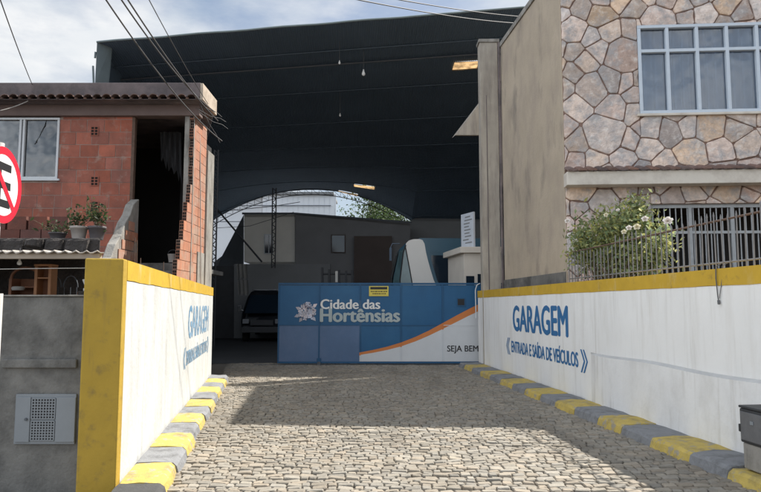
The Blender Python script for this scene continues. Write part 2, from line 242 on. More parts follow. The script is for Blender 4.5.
# ------------------------------------------------------------------ mesh helpers
class MB:
    def __init__(s): s.v = []; s.f = []; s.t = []; s.h = []; s.tint = 0.5; s.hue = 0.5; s.sm = []
    def pick(s, lo=0.0, hi=1.0): s.tint = random.uniform(lo, hi); s.hue = random.random(); return s
    def add(s, vs, fs, smooth=False):
        o = len(s.v); s.v += [Vector(x) for x in vs]
        for f in fs: s.f.append([o + i for i in f]); s.t.append(s.tint); s.h.append(s.hue); s.sm.append(smooth)
        return s
    def box(s, lo, hi):
        x0, y0, z0 = lo; x1, y1, z1 = hi
        return s.add([(x0,y0,z0),(x1,y0,z0),(x1,y1,z0),(x0,y1,z0),(x0,y0,z1),(x1,y0,z1),(x1,y1,z1),(x0,y1,z1)],
                     [(3,2,1,0),(4,5,6,7),(0,1,5,4),(1,2,6,5),(2,3,7,6),(3,0,4,7)])
    def fbox(s, F, lo, hi):
        """box in the frame F(u, v, w)"""
        x0, y0, z0 = lo; x1, y1, z1 = hi
        return s.add([F(*p) for p in [(x0,y0,z0),(x1,y0,z0),(x1,y1,z0),(x0,y1,z0),(x0,y0,z1),(x1,y0,z1),(x1,y1,z1),(x0,y1,z1)]],
                     [(3,2,1,0),(4,5,6,7),(0,1,5,4),(1,2,6,5),(2,3,7,6),(3,0,4,7)])
    def prism(s, poly, ext):
        """poly: 3-D points, counter-clockwise seen from the side ext points to"""
        n = len(poly); e = Vector(ext); p = [Vector(q) for q in poly]
        return s.add(p + [q + e for q in p], [tuple(range(n - 1, -1, -1)), tuple(range(n, 2 * n))] + [(i, (i + 1) % n, n + (i + 1) % n, n + i) for i in range(n)])
    def quad(s, a, b, c, d): return s.add([a, b, c, d], [(0, 1, 2, 3)])
    def tube(s, pts, r, n=8, cap=True):
        pts = [Vector(p) for p in pts]; rs = r if isinstance(r, (list, tuple)) else [r] * len(pts)
        vs = []; up = None
        for i, p in enumerate(pts):
            d = (pts[min(i + 1, len(pts) - 1)] - pts[max(i - 1, 0)]).normalized()
            a = Vector((0, 0, 1)) if abs(d.z) < 0.9 else Vector((1, 0, 0))
            u = d.cross(a).normalized() if up is None else (up - d * up.dot(d)).normalized()
            up = u; v = d.cross(u)
            for k in range(n):
                q = 2 * math.pi * k / n; vs.append(p + (u * math.cos(q) + v * math.sin(q)) * rs[i])
        fs = []
        for i in range(len(pts) - 1):
            for k in range(n):
                fs.append((i * n + k, i * n + (k + 1) % n, (i + 1) * n + (k + 1) % n, (i + 1) * n + k))
        s.add(vs, fs, True)
        if cap: s.add(vs[:n], [tuple(range(n - 1, -1, -1))]); s.add(vs[-n:], [tuple(range(n))])
        return s
    def lathe(s, c, prof, n=20):
        """prof: (radius, z) from bottom to top"""
        c = Vector(c); vs = []
        for r, z in prof:
            for k in range(n):
                q = 2 * math.pi * k / n; vs.append(c + Vector((r * math.cos(q), r * math.sin(q), z)))
        fs = [(i * n + k, i * n + (k + 1) % n, (i + 1) * n + (k + 1) % n, (i + 1) * n + k) for i in range(len(prof) - 1) for k in range(n)]
        s.add(vs, fs, True); s.add(vs[:n], [tuple(range(n - 1, -1, -1))]); s.add(vs[-n:], [tuple(range(n))])
        return s
    def leaf(s, p, size, nrm=None):
        n = nrm or Vector((random.gauss(0, 1), random.gauss(0, 1), random.gauss(0.3, 1))).normalized()
        a = n.orthogonal().normalized(); a = Matrix.Rotation(random.uniform(0, 6.28), 3, n) @ a; b = n.cross(a)
        p = Vector(p)
        return s.add([p - a * size, p - b * size * 0.45 + n * size * 0.12, p + a * size, p + b * size * 0.45 + n * size * 0.12], [(0, 1, 2, 3)])
    def block(s, F, poly, w0, w1, inset, wob=0.0, dome=0.0):
        """bevelled block: polygon poly in (u, v), from w0 to w1, the top edge drawn in by inset"""
        n = len(poly); cu = sum(p[0] for p in poly) / n; cv = sum(p[1] for p in poly) / n
        tu, tv = random.uniform(-wob, wob), random.uniform(-wob, wob)
        def ins(p, k):
            du, dv = cu - p[0], cv - p[1]; d = math.hypot(du, dv) or 1; k = min(k, d * 0.5)
            return p[0] + du / d * k, p[1] + dv / d * k
        wt = lambda q: w1 + tu * (q[0] - cu) + tv * (q[1] - cv)
        mid = [ins(p, inset * 0.25) for p in poly]; top = [ins(p, inset * 1.2) for p in poly]
        hm = (w1 - w0) * 0.72
        vs = [F(p[0], p[1], w0) for p in poly] + [F(q[0], q[1], w0 + hm + wt(q) - w1) for q in mid] + [F(q[0], q[1], wt(q)) for q in top]
        if dome:
            vs.append(F(cu, cv, w1 + random.uniform(-dome * .3, dome))); fs = [(2 * n + i, 2 * n + (i + 1) % n, 3 * n) for i in range(n)]
        else: fs = [tuple(range(2 * n, 3 * n))]
        for i in range(n):
            j = (i + 1) % n; fs += [(i, j, n + j, n + i), (n + i, n + j, 2 * n + j, 2 * n + i)]
        return s.add(vs, fs)
    def build(s, name, m, parent=None, bevel=0.0, **props):
        base = Vector(parent.get('_base', (0, 0, 0))) if parent else Vector()
        if parent and parent.type == 'MESH': base = Vector(parent.get('_base', (0, 0, 0)))
        me = bpy.data.meshes.new(name); me.from_pydata([tuple(v - base) for v in s.v], [], s.f); me.update()
        a = me.attributes.new('tint', 'FLOAT', 'FACE'); a.data.foreach_set('value', s.t)
        a = me.attributes.new('hue', 'FLOAT', 'FACE'); a.data.foreach_set('value', s.h)
        me.polygons.foreach_set('use_smooth', s.sm)
        me.materials.append(M[m] if isinstance(m, str) else m)
        o = bpy.data.objects.new(name, me); COL.objects.link(o)
        o['_base'] = tuple(base)
        if parent: o.parent = parent
        if bevel:
            b = o.modifiers.new('bevel', 'BEVEL'); b.width = bevel; b.segments = 2; b.limit_method = 'ANGLE'
        for k, v in props.items(): o[k] = v
        return o

def thing(name, label, cat, base=(0, 0, 0), group=None):
    o = bpy.data.objects.new(name, None); COL.objects.link(o); o.location = base; o['_base'] = tuple(base)
    o.empty_display_size = 0.2
    o['label'] = label; o['category'] = cat
    if group: o['group'] = group
    return o
def tag(o, label, cat, group=None):
    o['label'] = label; o['category'] = cat
    if group: o['group'] = group
    return o
def copy_tree(o, parent=None, off=(0, 0, 0)):
    c = o.copy(); COL.objects.link(c)
    if parent: c.parent = parent
    else: c.location = Vector(o.location) + Vector(off)
    for ch in list(o.children): copy_tree(ch, c)
    return c
def frame(O, U, V=(0, 0, 1)):
    O = Vector(O); U = Vector(U).normalized(); V = Vector(V).normalized(); Wn = U.cross(V)
    f = lambda u, v, w_=0.0: O + U * u + V * v + Wn * w_
    return f
def lerp(a, b, t): return a + (b - a) * t
def text(s, F, u0, v0, u1, v1, m, parent, name='lettering', w=0.003, off=0.02, shear=0.0, weather=None):
    cu = bpy.data.curves.new('t', 'FONT'); cu.body = s; cu.offset = 0.0; cu.shear = shear; cu.resolution_u = 4
    ob = bpy.data.objects.new('t', cu); COL.objects.link(ob)
    bpy.context.view_layer.update()
    me = ob.evaluated_get(bpy.context.evaluated_depsgraph_get()).to_mesh()
    vs = [v.co.copy() for v in me.vertices]; fs = [tuple(p.vertices) for p in me.polygons]
    bpy.data.objects.remove(ob); bpy.data.curves.remove(cu)
    x0, x1 = min(v.x for v in vs), max(v.x for v in vs); y0, y1 = min(v.y for v in vs), max(v.y for v in vs)
    b = MB(); k = 0; H_ = abs(v1 - v0)
    for dx in (-1, 0, 1):
        for dy in (-1, 0, 1):
            if dx and dy: continue
            ou, ov = dx * off * H_ * 1.5, dy * off * H_ * .7; k += 1
            b.add([F(lerp(u0, u1, (v.x - x0) / (x1 - x0)) + ou, lerp(v0, v1, (v.y - y0) / (y1 - y0)) + ov, w + k * .0003) for v in vs], fs)
    return b.build(name, m, parent)
def clip(poly, a, b, c):
    """keep a*u + b*v <= c"""
    o = []
    for i in range(len(poly)):
        p, q = poly[i], poly[(i + 1) % len(poly)]
        dp, dq = a * p[0] + b * p[1] - c, a * q[0] + b * q[1] - c
        if dp <= 0: o.append(p)
        if dp * dq < 0:
            t = dp / (dp - dq); o.append((p[0] + (q[0] - p[0]) * t, p[1] + (q[1] - p[1]) * t))
    return o
def area(p): return 0.5 * sum(p[i][0] * p[(i + 1) % len(p)][1] - p[(i + 1) % len(p)][0] * p[i][1] for i in range(len(p)))

# ------------------------------------------------------------------ plan of the place
LA, LB = Vector((-2.20, 5.55, 0)), Vector((-3.70, 14.4, 0))      # driveway face of the left wall
RA, RB = Vector((2.58, 17.3, 0)), Vector((3.90, 4.4, 0))         # driveway face of the right wall
LX = lambda d: LA.x + (LB.x - LA.x) * (d - LA.y) / (LB.y - LA.y)
RX = lambda d: RA.x + (RB.x - RA.x) * (d - RA.y) / (RB.y - RA.y)
FL = frame(LA, LB - LA); FR = frame(RA, RB - RA)
LLEN = (LB - LA).length; RLEN = (RB - RA).length
WT = 2.0

# ---- ground
g = MB(); g.quad((-400, -400, -0.03), (400, -400, -0.03), (400, 600, -0.03), (-400, 600, -0.03)); g.build('ground', 'earth', kind='structure')
g = MB(); g.quad((-40, -14, -0.012), (40, -14, -0.012), (40, 5.5, -0.012), (-40, 5.5, -0.012)); g.build('street', 'asphalt', kind='structure')
g = MB(); g.quad((-5.5, 1.2, 0), (5.5, 1.2, 0), (4.0, 18.6, 0), (-4.6, 18.6, 0)); 
idf = frame((0, 0, 0), (1, 0, 0), (0, 1, 0))
bed = g.build('driveway_bed', 'sand', kind='structure')
# cobbles: every stone is real, bevelled and a little tilted
g = MB(); y = 1.3
while y < 18.3:
    rowh = random.uniform(0.07, 0.10)
    x = (-5.2 if y < 5.3 else LX(y) + 0.1) + random.uniform(0, 0.1); xe = 5.2 if y < 4.4 else RX(y) - 0.1
    slant = random.uniform(-0.01, 0.01)
    ywob = random.uniform(0, 6)
    while x < xe:
        ln = random.uniform(0.075, 0.165)
        yo = 0.018 * math.sin(x * 1.7 + ywob) + random.uniform(-.006, .006)
        gp = 0.004; j = lambda: random.uniform(-0.006, 0.006)
        a, b_, c, e = x + gp, x + ln - gp, y + yo + gp, y + yo + rowh - gp
        poly = [(a + j() + .009, c + j()), (b_ + j() - .009, c + j()), (b_ + j(), c + .014 + j()), (b_ + j(), e + j() - .011), (b_ + j() - .011, e + j()), (a + j() + .009, e + j()), (a + j(), e - .012 + j()), (a + j(), c + .012 + j())]
        g.pick(); g.block(idf, poly, -0.005, random.uniform(0.015, 0.027), 0.008, 0.10)
        x += ln
    y += rowh
g.build('driveway', 'cobble', kind='structure')
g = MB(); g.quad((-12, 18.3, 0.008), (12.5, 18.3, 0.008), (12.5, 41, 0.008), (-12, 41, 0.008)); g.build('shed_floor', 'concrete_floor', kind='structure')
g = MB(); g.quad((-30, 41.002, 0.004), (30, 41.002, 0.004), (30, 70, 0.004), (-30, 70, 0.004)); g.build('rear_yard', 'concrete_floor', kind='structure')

# ---- boundary walls with painted coping and lettering
t = thing('boundary_wall', 'white wall on the left of the driveway with yellow coping and a full-height yellow end', 'wall', LA)
b = MB(); b.fbox(FL, (0.16, 0, -0.15), (LLEN, WT - 0.175, 0)); b.build('wall', 'sunlit_white', t, 0.012)
def ragged(F, u0, u1, v0, v1, w0, w1, name, m, parent, n=60):
    """coping whose painted lower edge wavers"""
    b = MB()
    for i in range(n):
        ua, ub = lerp(u0, u1, i / n), lerp(u0, u1, (i + 1) / n)
        f = lambda u: v0 + 0.003 * math.sin(u * 5.1) + 0.002 * math.sin(u * 13.7 + 1)
        p = [F(ua, f(ua), w0), F(ub, f(ub), w0), F(ub, v1, w0), F(ua, v1, w0), F(ua, f(ua), w1), F(ub, f(ub), w1), F(ub, v1, w1), F(ua, v1, w1)]
        fs = [(4, 5, 6, 7), (3, 7, 6, 2), (0, 1, 5, 4), (1, 0, 3, 2)]
        if i == 0: fs.append((0, 4, 7, 3))
        if i == n - 1: fs.append((1, 2, 6, 5))
        b.add(p, fs)
    return b.build(name, m, parent)
ragged(FL, 0.16, LLEN + 0.01, WT - 0.177, WT, -0.16, 0.005, 'coping', 'yellow', t)
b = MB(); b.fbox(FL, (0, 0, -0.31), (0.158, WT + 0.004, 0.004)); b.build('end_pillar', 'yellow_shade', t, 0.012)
UL = lambda d: (d - LA.y) / (LB - LA).normalized().y
def chevrons(F, u, v0, v1, wd, sgn, m, parent, w=.0035):
    """a pair of painted arrow heads"""
    b = MB(); vm = (v0 + v1) / 2; th = wd * .42
    for k in range(2):
        o = u + k * wd * .8 * sgn; tip = o + wd * sgn
        b.add([F(o, v1, w), F(o + th * sgn, v1, w), F(tip + th * sgn, vm, w), F(tip, vm, w)], [(0, 1, 2, 3)])
        b.add([F(tip, vm, w), F(tip + th * sgn, vm, w), F(o + th * sgn, v0, w), F(o, v0, w)], [(0, 1, 2, 3)])
    return b.build('arrow_mark', m, parent)
text('GARAGEM', FL, UL(10.15), 1.10, UL(13.4), 1.60, 'blue_letter_faded', t, 'lettering', off=0.032)
text('ENTRADA E SAÍDA DE VEÍCULOS', FL, UL(10.0), 0.70, UL(13.2), 0.97, 'blue_letter_faded', t, 'lettering', off=0.026)
chevrons(FL, UL(9.92), 0.66, 0.98, .13, -1, 'blue_letter_faded', t); chevrons(FL, UL(13.28), 0.66, 0.98, .13, 1, 'blue_letter_faded', t)

t = thing('boundary_wall', 'white wall on the right of the driveway with yellow coping and a thicker base', 'wall', RA)
b = MB(); b.fbox(FR, (0, 0, -0.16), (RLEN, WT - 0.18, 0)); b.build('wall', 'white_wall', t, 0.012)
ragged(FR, -0.01, RLEN, WT - 0.182, WT, -0.17, 0.006, 'coping', 'yellow', t, 80)
UR = lambda d: (RA.y - d) / (RA - RB).normalized().y
b = MB(); u0 = UR(10.3); ue = RLEN
prof = [(0, 0.06), (0.855, 0.05), (0.885, 0.0015)]
lg = MB()
for i in range(24):
    ua, ub = lerp(u0, ue, i / 24), lerp(u0, ue, (i + 1) / 24)
    k = lambda u: min(1, (u - u0) / 0.35)
    wv = lambda u: 0.012 * math.sin(u * 2.3)
    pa = [FR(ua, v + (wv(ua) if v else 0), 0.0015 + w_ * k(ua)) for v, w_ in prof]; pb = [FR(ub, v + (wv(ub) if v else 0), 0.0015 + w_ * k(ub)) for v, w_ in prof]
    b.add(pa[:2] + pb[:2], [(0, 2, 3, 1)]); lg.add(pa[1:] + pb[1:], [(0, 2, 3, 1)])
tb_ = b.build('thick_base', 'grimy_white', t); lg.build('ledge', 'ledge_dirt', t)
text('GARAGEM', FR, UR(14.25), 1.07, UR(11.2), 1.60, 'blue_letter', t, 'lettering', off=0.036)
text('ENTRADA E SAÍDA DE VEÍCULOS', FR, UR(14.4), 0.60, UR(10.8), 0.90, 'blue_letter', t, 'lettering', off=0.030)
chevrons(FR, UR(14.5), 0.53, 0.90, .13, -1, 'blue_letter', t); chevrons(FR, UR(10.7), 0.53, 0.90, .13, 1, 'blue_letter', t)

# ---- kerbs of painted stones
def kerb(t, F, u_list, width, mats, side):
    for (ua, ub), m in zip(u_list, mats):
        b = MB(); nseg = 4
        h = random.uniform(0.13, 0.145); o = random.uniform(-0.012, 0.012)
        wi = width + o
        prof = [(0.028, 0.0), (0.028, h), (wi * 0.5, h + random.uniform(-.008, .008)), (wi - 0.045, h - 0.008), (wi - 0.012, h - 0.04), (wi + 0.012, 0.0)]
        rings = []
        for i in range(nseg + 1):
            u = lerp(ua + 0.003, ub - 0.003, i / nseg)
            e = 0.007 if i in (0, nseg) else 0
            rings.append([F(u, max(0, v - (e if v > 0 else 0)) + (random.uniform(-.006, .006) if v else 0), max(0.02, w_ - (e if w_ > .1 else 0) + (random.uniform(-.008, .008) if w_ > .1 else 0))) for v, w_ in [(p[1], p[0]) for p in prof]])
        k = len(prof); vs = [q for r_ in rings for q in r_]
        fs = [(i * k + q, (i + 1) * k + q, (i + 1) * k + q + 1, i * k + q + 1) for i in range(nseg) for q in range(k - 1)]
        fs += [tuple(range(k)), tuple(range(nseg * k + k - 1, nseg * k - 1, -1))]
        b.add(vs, fs); b.build('kerb_stone', m, t)
t = thing('kerb', 'yellow and grey striped kerb at the foot of the left wall', 'kerb', LA)
us = []; u = -0.6; k = 0; ms = []
lens = [0.62, 0.72, 0.68, 0.75, 0.7, 0.72, 0.68, 0.75, 0.8, 0.8, 0.7, 0.7, 0.65, 0.6]
for i, ln in enumerate(lens):
    us.append((u, u + ln)); ms.append('kerb_dark' if i == 0 else ('kerb_yellow' if i % 2 else 'kerb_grey')); u += ln
    if u > LLEN - 0.6: break
kerb(t, FL, us, 0.40, ms, 1)
t = thing('kerb', 'yellow and grey striped kerb at the foot of the right wall', 'kerb', RA)
bd = [4.5, 5.2, 6.19, 6.8, 7.57, 8.29, 8.96, 9.75, 10.5, 11.2, 11.95, 12.7, 13.5, 14.3, 15.1, 15.9, 16.7, 17.3]
us = []; ms = []
for i in range(len(bd) - 1):
    us.append((UR(bd[i + 1]), UR(bd[i]))); ms.append('kerb_grey' if i % 2 == 0 else 'kerb_yellow')
kerb(t, FR, us, 0.54, ms, -1)

# ---- black meter box against the right wall
base = Vector((RX(5.95) - 0.2, 5.95, 0.13))
t = thing('meter_box', 'black meter box on a concrete plinth against the right white wall', 'meter box', base)
ub0, ub1 = UR(6.14), UR(5.76)
b = MB(); b.fbox(FR, (ub0 + .01, 0.13, 0.02), (ub1 - .01, 0.36, 0.41)); b.build('plinth', 'grey_concrete', t, 0.012)
b = MB(); b.fbox(FR, (ub0, 0.362, 0.015), (ub1, 0.67, 0.425)); b.build('box', 'box_black', t, 0.015)
b = MB(); b.fbox(FR, (ub0 - .004, 0.672, 0.005), (ub1 + .004, 0.695, 0.43)); b.build('lid', 'box_black', t, 0.008)
b = MB(); b.fbox(FR, (ub0 + .03, 0.39, 0.427), (ub1 - .03, 0.645, 0.437)); dr = b.build('door', 'box_door', t, 0.004)
b = MB(); b.fbox(FR, (ub0 + .17, 0.545, 0.439), (ub1 - .17, 0.575, 0.444)); b.build('latch', 'cabinet', dr)
b = MB(); b.fbox(FR, (ub0 - .03, 0.45, 0.36), (ub0 - .002, 0.52, 0.42)); b.build('hinge', 'box_black', t, 0.006)

# ---- stone house on the right
HC = Vector((3.58, 12.5, 0)); HD = Vector((math.cos(R(-4)), math.sin(R(-4)), 0)); HH = 8.4
FH = frame(HC, HD)
hw = 9.0
t = thing('stone_house', 'house clad in pink and grey fieldstone with a tall plain beige side wall', 'house', HC)
# facade wall with real openings
win = (1.48, 1.48 + 0.565 * 6, 5.32, 7.10)
ent = (1.62, 6.2, 1.85, 3.55)
b = MB()
def wall_with_holes(b, F, u0, u1, v0, v1, w0, w1, holes):
    us_ = sorted({u0, u1, *[h[0] for h in holes], *[h[1] for h in holes]}); vs_ = sorted({v0, v1, *[h[2] for h in holes], *[h[3] for h in holes]})
    for i in range(len(us_) - 1):
        # merge vertical runs
        run = None
        for j in range(len(vs_) - 1):
            cu_, cv_ = (us_[i] + us_[i + 1]) / 2, (vs_[j] + vs_[j + 1]) / 2
            solid = not any(h[0] < cu_ < h[1] and h[2] < cv_ < h[3] for h in holes)
            if solid: run = [vs_[j] if run is None else run[0], vs_[j + 1]]
            if (not solid or j == len(vs_) - 2) and run:
                b.fbox(F, (us_[i], run[0], w0), (us_[i + 1], run[1], w1)); run = None
    return b
wall_with_holes(b, FH, 0.02, hw, 0, HH, -0.25, 0.0, [win, ent]); b.build('facade_wall', 'stone_joint', t)
# fieldstones
seeds = []
rs = random.Random(21)
for rad, cnt in ((.46, 16), (.35, 34), (.26, 80), (.19, 170), (.15, 120)):
    k = 0
    for _ in range(cnt * 30):
        p = (rs.uniform(-0.4, hw + .4), rs.uniform(1.4, HH + .4), rad * rs.uniform(.9, 1.1))
        if all((p[0] - q[0]) ** 2 + (p[1] - q[1]) ** 2 > (.74 * (p[2] + q[2])) ** 2 for q in seeds): seeds.append(p); k += 1
        if k >= cnt: break
b = MB()
fascia = (3.86, 4.20)
for i, sp in enumerate(seeds):
    poly = [(0.02, 1.9), (hw, 1.9), (hw, HH), (0.02, HH)]
    near = sorted(seeds, key=lambda q: (q[0] - sp[0]) ** 2 + (q[1] - sp[1]) ** 2)[1:40]
    for q in near:
        a, c_ = q[0] - sp[0], q[1] - sp[1]; d = math.hypot(a, c_)
        poly = clip(poly, a / d, c_ / d, (a * (q[0] + sp[0]) / 2 + c_ * (q[1] + sp[1]) / 2) / d + 0.42 * (sp[2] ** 2 - q[2] ** 2) / (2 * d) - rs.uniform(0.005, 0.011))
        if len(poly) < 3: break
    if len(poly) < 3: continue
    pieces = [poly]
    for h in (win, ent):
        nxt = []
        for p in pieces:
            if max(q[0] for q in p) < h[0] or min(q[0] for q in p) > h[1] or max(q[1] for q in p) < h[2] or min(q[1] for q in p) > h[3]: nxt.append(p); continue
            nxt.append(clip(p, 1, 0, h[0])); nxt.append(clip(p, -1, 0, -h[1]))
            mid = clip(clip(p, 1, 0, h[1]), -1, 0, -h[0])
            nxt.append(clip(mid, 0, 1, h[2])); nxt.append(clip(mid, 0, -1, -h[3]))
        pieces = [p for p in nxt if len(p) >= 3 and area(p) > 0.008]
    for p in pieces:
        # subdivide and roughen the outline so it reads as split stone
        q2 = []
        for k in range(len(p)):
            p0, p1 = p[k], p[(k + 1) % len(p)]; ln = math.hypot(p1[0] - p0[0], p1[1] - p0[1])
            q2.append((lerp(p0[0], p1[0], .10), lerp(p0[1], p1[1], .10)))
            if ln > 0.25:
                o_ = rs.uniform(-.016, .004); nx, ny = (p1[1] - p0[1]) / ln, -(p1[0] - p0[0]) / ln
                q2.append(((p0[0] + p1[0]) / 2 + nx * o_, (p0[1] + p1[1]) / 2 + ny * o_))
            q2.append((lerp(p0[0], p1[0], .90), lerp(p0[1], p1[1], .90)))
        b.tint = rs.random(); b.hue = rs.random()
        b.block(FH, q2, 0.001, rs.uniform(0.022, 0.045), 0.010, 0.02, 0.022)
b.build('stone_cladding', 'stone', t)
# side wall, back wall, roof
SB = Vector((3.17, 16.6, 0))
FS = frame(SB, HC - SB)
sl = (HC - SB).length
b = MB(); b.fbox(FS, (0, 0, -0.25), (sl - 0.0, HH, 0.0)); b.build('side_wall', 'beige', t, 0.015)
bk = HC + HD * hw
b = MB(); b.prism([SB + Vector((0.26, -0.02, 0)), SB + Vector((hw, -0.02, 0)), SB + Vector((hw, -0.26, 0)), SB + Vector((0.26, -0.26, 0))][::-1], (0, 0, HH)); b.build('rear_wall', 'beige', t)
b = MB(); b.prism([SB + Vector((-.03, .03, HH + .002)), HC + Vector((-.03, -.05, HH + .002)), bk + Vector((0, -.05, HH + .002)), SB + Vector((hw, .03, HH + .002))], (0, 0, 0.12)); b.build('roof', 'grey_concrete', t)
# pilaster at the far end of the side wall
pz = P(493, 41, 16.75).z
b = MB(); b.prism([(2.63, 16.7, 0), (3.10, 16.7, 0), (3.10, 17.05, 0), (2.63, 17.05, 0)], (0, 0, pz - 0.06)); b.build('pilaster', 'pilaster', t, 0.012)
b = MB(); b.prism([(2.60, 16.67, pz - .058), (3.15, 16.67, pz - .058), (3.15, 17.08, pz - .058), (2.60, 17.08, pz - .058)], (0, 0, 0.09)); b.build('pilaster_cap', 'grey_concrete', t, 0.012)
b = MB(); b.prism([(2.78, 16.694, 2), (2.80, 16.694, 2), (2.80, 16.699, 2), (2.78, 16.699, 2)], (0, 0, pz - 3.5)); b.tube([(3.13, 16.62, 2), (3.13, 16.62, pz - .1)], 0.035); b.build('downpipe', 'slab', t)
# darker foot of the side wall
b = MB(); b.fbox(FS, (0.0, 1.95, 0.002), (sl - .02, 2.26, 0.02)); b.build('plinth', 'dark_concrete', t, 0.006)
# eave over the ground floor
b = MB(); b.fbox(FH, (-0.02, 3.88, 0.046), (hw, 4.14, 0.36)); b.build('eave', 'eave', t, 0.012)
b = MB()
for i in range(48):
    u = i * 0.19
    b.pick()
    pts = [(u + 0.095 + 0.085 * math.cos(a), 0.045 * math.sin(a)) for a in [math.pi * q / 6 for q in range(7)]]
    n = len(pts); v0 = [FH(p[0] - .02, 4.143 + p[1], 0.42) for p in pts]; v1 = [FH(p[0] - .02, 4.26 + p[1], 0.05) for p in pts]
    b.add(v0 + v1, [(q, q + 1, n + q + 1, n + q) for q in range(n - 1)] + [tuple(range(n))])
b.build('eave_tiles', 'tile', t)
# upper window
fr = MB(); pane_w = 0.565; fw = 0.045
def bars(b, F, x0, x1, y0, y1, xs, ys, w, wd0, wd1):
    b.fbox(F, (x0, y0, wd0), (x1, y0 + w, wd1)); b.fbox(F, (x0, y1 - w, wd0), (x1, y1, wd1))
    for x in [x0 + w / 2, x1 - w / 2] + xs: b.fbox(F, (x - w / 2, y0 + w, wd0 - .002), (x + w / 2, y1 - w, wd1 - .002))
    for y_ in ys: b.fbox(F, (x0 + w, y_ - w / 2, wd0 - .004), (x1 - w, y_ + w / 2, wd1 - .004))
xs = [win[0] + pane_w * i for i in range(1, 6)]
bars(fr, FH, win[0], win[1], win[2], win[3], xs, [6.58], 0.062, -0.05, 0.055)
wf = fr.build('window', 'alu_blue', t, 0.006)
b = MB(); b.fbox(FH, (win[0], win[2], -0.03), (win[1], win[3], -0.024)); b.build('pane', 'glass', wf)
b = MB()
n = 360
for i in range(n):
    ua, ub = lerp(win[0], win[1], i / n), lerp(win[0], win[1], (i + 1) / n); f = lambda u: -0.15 + 0.045 * math.sin(u * 34 + 3 * math.sin(u * 2.3))
    b.add([FH(ua, win[2], f(ua)), FH(ub, win[2], f(ub)), FH(ub, win[3], f(ub)), FH(ua, win[3], f(ua))], [(0, 1, 2, 3)], True)
b.build('curtain', 'curtain', wf)
b = MB(); b.fbox(FH, (win[0] - .06, win[2] - .05, 0.03), (win[1] + .06, win[2] - .002, 0.09)); b.build('sill', 'eave', wf, 0.006)
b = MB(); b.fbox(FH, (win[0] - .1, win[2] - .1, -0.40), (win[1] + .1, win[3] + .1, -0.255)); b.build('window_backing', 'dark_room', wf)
# entrance recess and grille
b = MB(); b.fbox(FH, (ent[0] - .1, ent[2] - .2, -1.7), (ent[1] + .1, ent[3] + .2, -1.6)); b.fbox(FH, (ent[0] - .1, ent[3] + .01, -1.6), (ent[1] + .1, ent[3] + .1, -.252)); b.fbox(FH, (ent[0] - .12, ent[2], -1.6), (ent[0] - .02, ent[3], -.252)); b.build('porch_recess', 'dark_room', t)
gr = MB(); gr.fbox(FH, (ent[0], ent[3] - .07, -.10), (ent[1], ent[3], -.04)); gr.fbox(FH, (ent[0], 2.98, -.098), (ent[1], 3.03, -.04)); gr.fbox(FH, (ent[0], 1.9, -.098), (ent[1], 1.95, -.04))
for x in (ent[0], ent[0] + .72, ent[0] + 1.5, ent[0] + 2.3, ent[0] + 3.1): gr.fbox(FH, (x, 1.9, -.105), (x + .06, ent[3] - .072, -.035))
gb = gr.build('entrance_grille', 'iron_light', t)
b = MB()
for i in range(42):
    x = ent[0] + .05 + i * 0.108
    b.fbox(FH, (x, 1.95, -.08), (x + .018, ent[3] - .07, -.062))
b.build('grille_bars', 'iron_light', gb, kind='stuff')

# ---- garden bed behind the right wall
g = MB(); g.prism([FR(0, 0, -.17) + Vector((0, 0, 0)), FR(RLEN, 0, -.17), Vector((12, 4.4, 0)), Vector((12, 12.2, 0)), HC + HD * 0 + Vector((0, -.02, 0)), Vector((3.15, 16.6, 0))][::1], (0, 0, 1.86))
g.build('garden_soil', 'earth', kind='structure')

# ---- iron fence on the right wall
t = thing('iron_fence', 'low grey iron fence with spear bars on top of the right wall coping', 'fence', FR(UR(11.2), WT, -.08))
b = MB(); fa, fb = UR(11.25), RLEN - .02
b.tube([FR(fa, 2.52, -.085), FR(fb, 2.54, -.085)], 0.012, 6); b.build('rail', 'rust', t)
b = MB(); b.tube([FR(fa, 2.07, -.085), FR(fb, 2.07, -.085)], 0.011, 6); b.build('rail', 'iron', t)
u = fa; k = 0
while u < fb:
    b = MB(); top = 2.60 + random.uniform(-.02, .05) if u > UR(9.6) else 2.50 + random.uniform(-.02, .02)
    ln = random.uniform(-.012, .012)
    b.tube([FR(u, 2.0, -.072), FR(u + ln, top - .06, -.072)], 0.0075, 6, False); b.tube([FR(u + ln, top - .06, -.072), FR(u + ln, top - .045, -.072), FR(u + ln, top, -.072)], [0.0075, 0.010, 0.002], 6)
    b.build('bar', 'iron', t); u += 0.125 + random.uniform(-.006, .006)
# cable hanging over the wall
b = MB(); cpts = [FR(UR(7.0), 2.06, -.05), FR(UR(7.0), 2.02, 0.02), FR(UR(7.0), 1.9, 0.024), FR(UR(6.99), 1.72, 0.02), FR(UR(6.98), 1.66, 0.02)]
b.tube(cpts, 0.006, 6); 
b.tube([q + Vector((0.03, -.07, 0)) for q in cpts[:3]] + [FR(UR(6.96), 1.68, 0.02)], 0.004, 6); b.tube([FR(UR(6.98), 1.66, .02), FR(UR(6.97), 1.62, .024)], 0.014, 8)
tag(b.build('hanging_cable', 'cable'), 'thin dark cable dangling over the yellow coping of the right wall', 'cable')

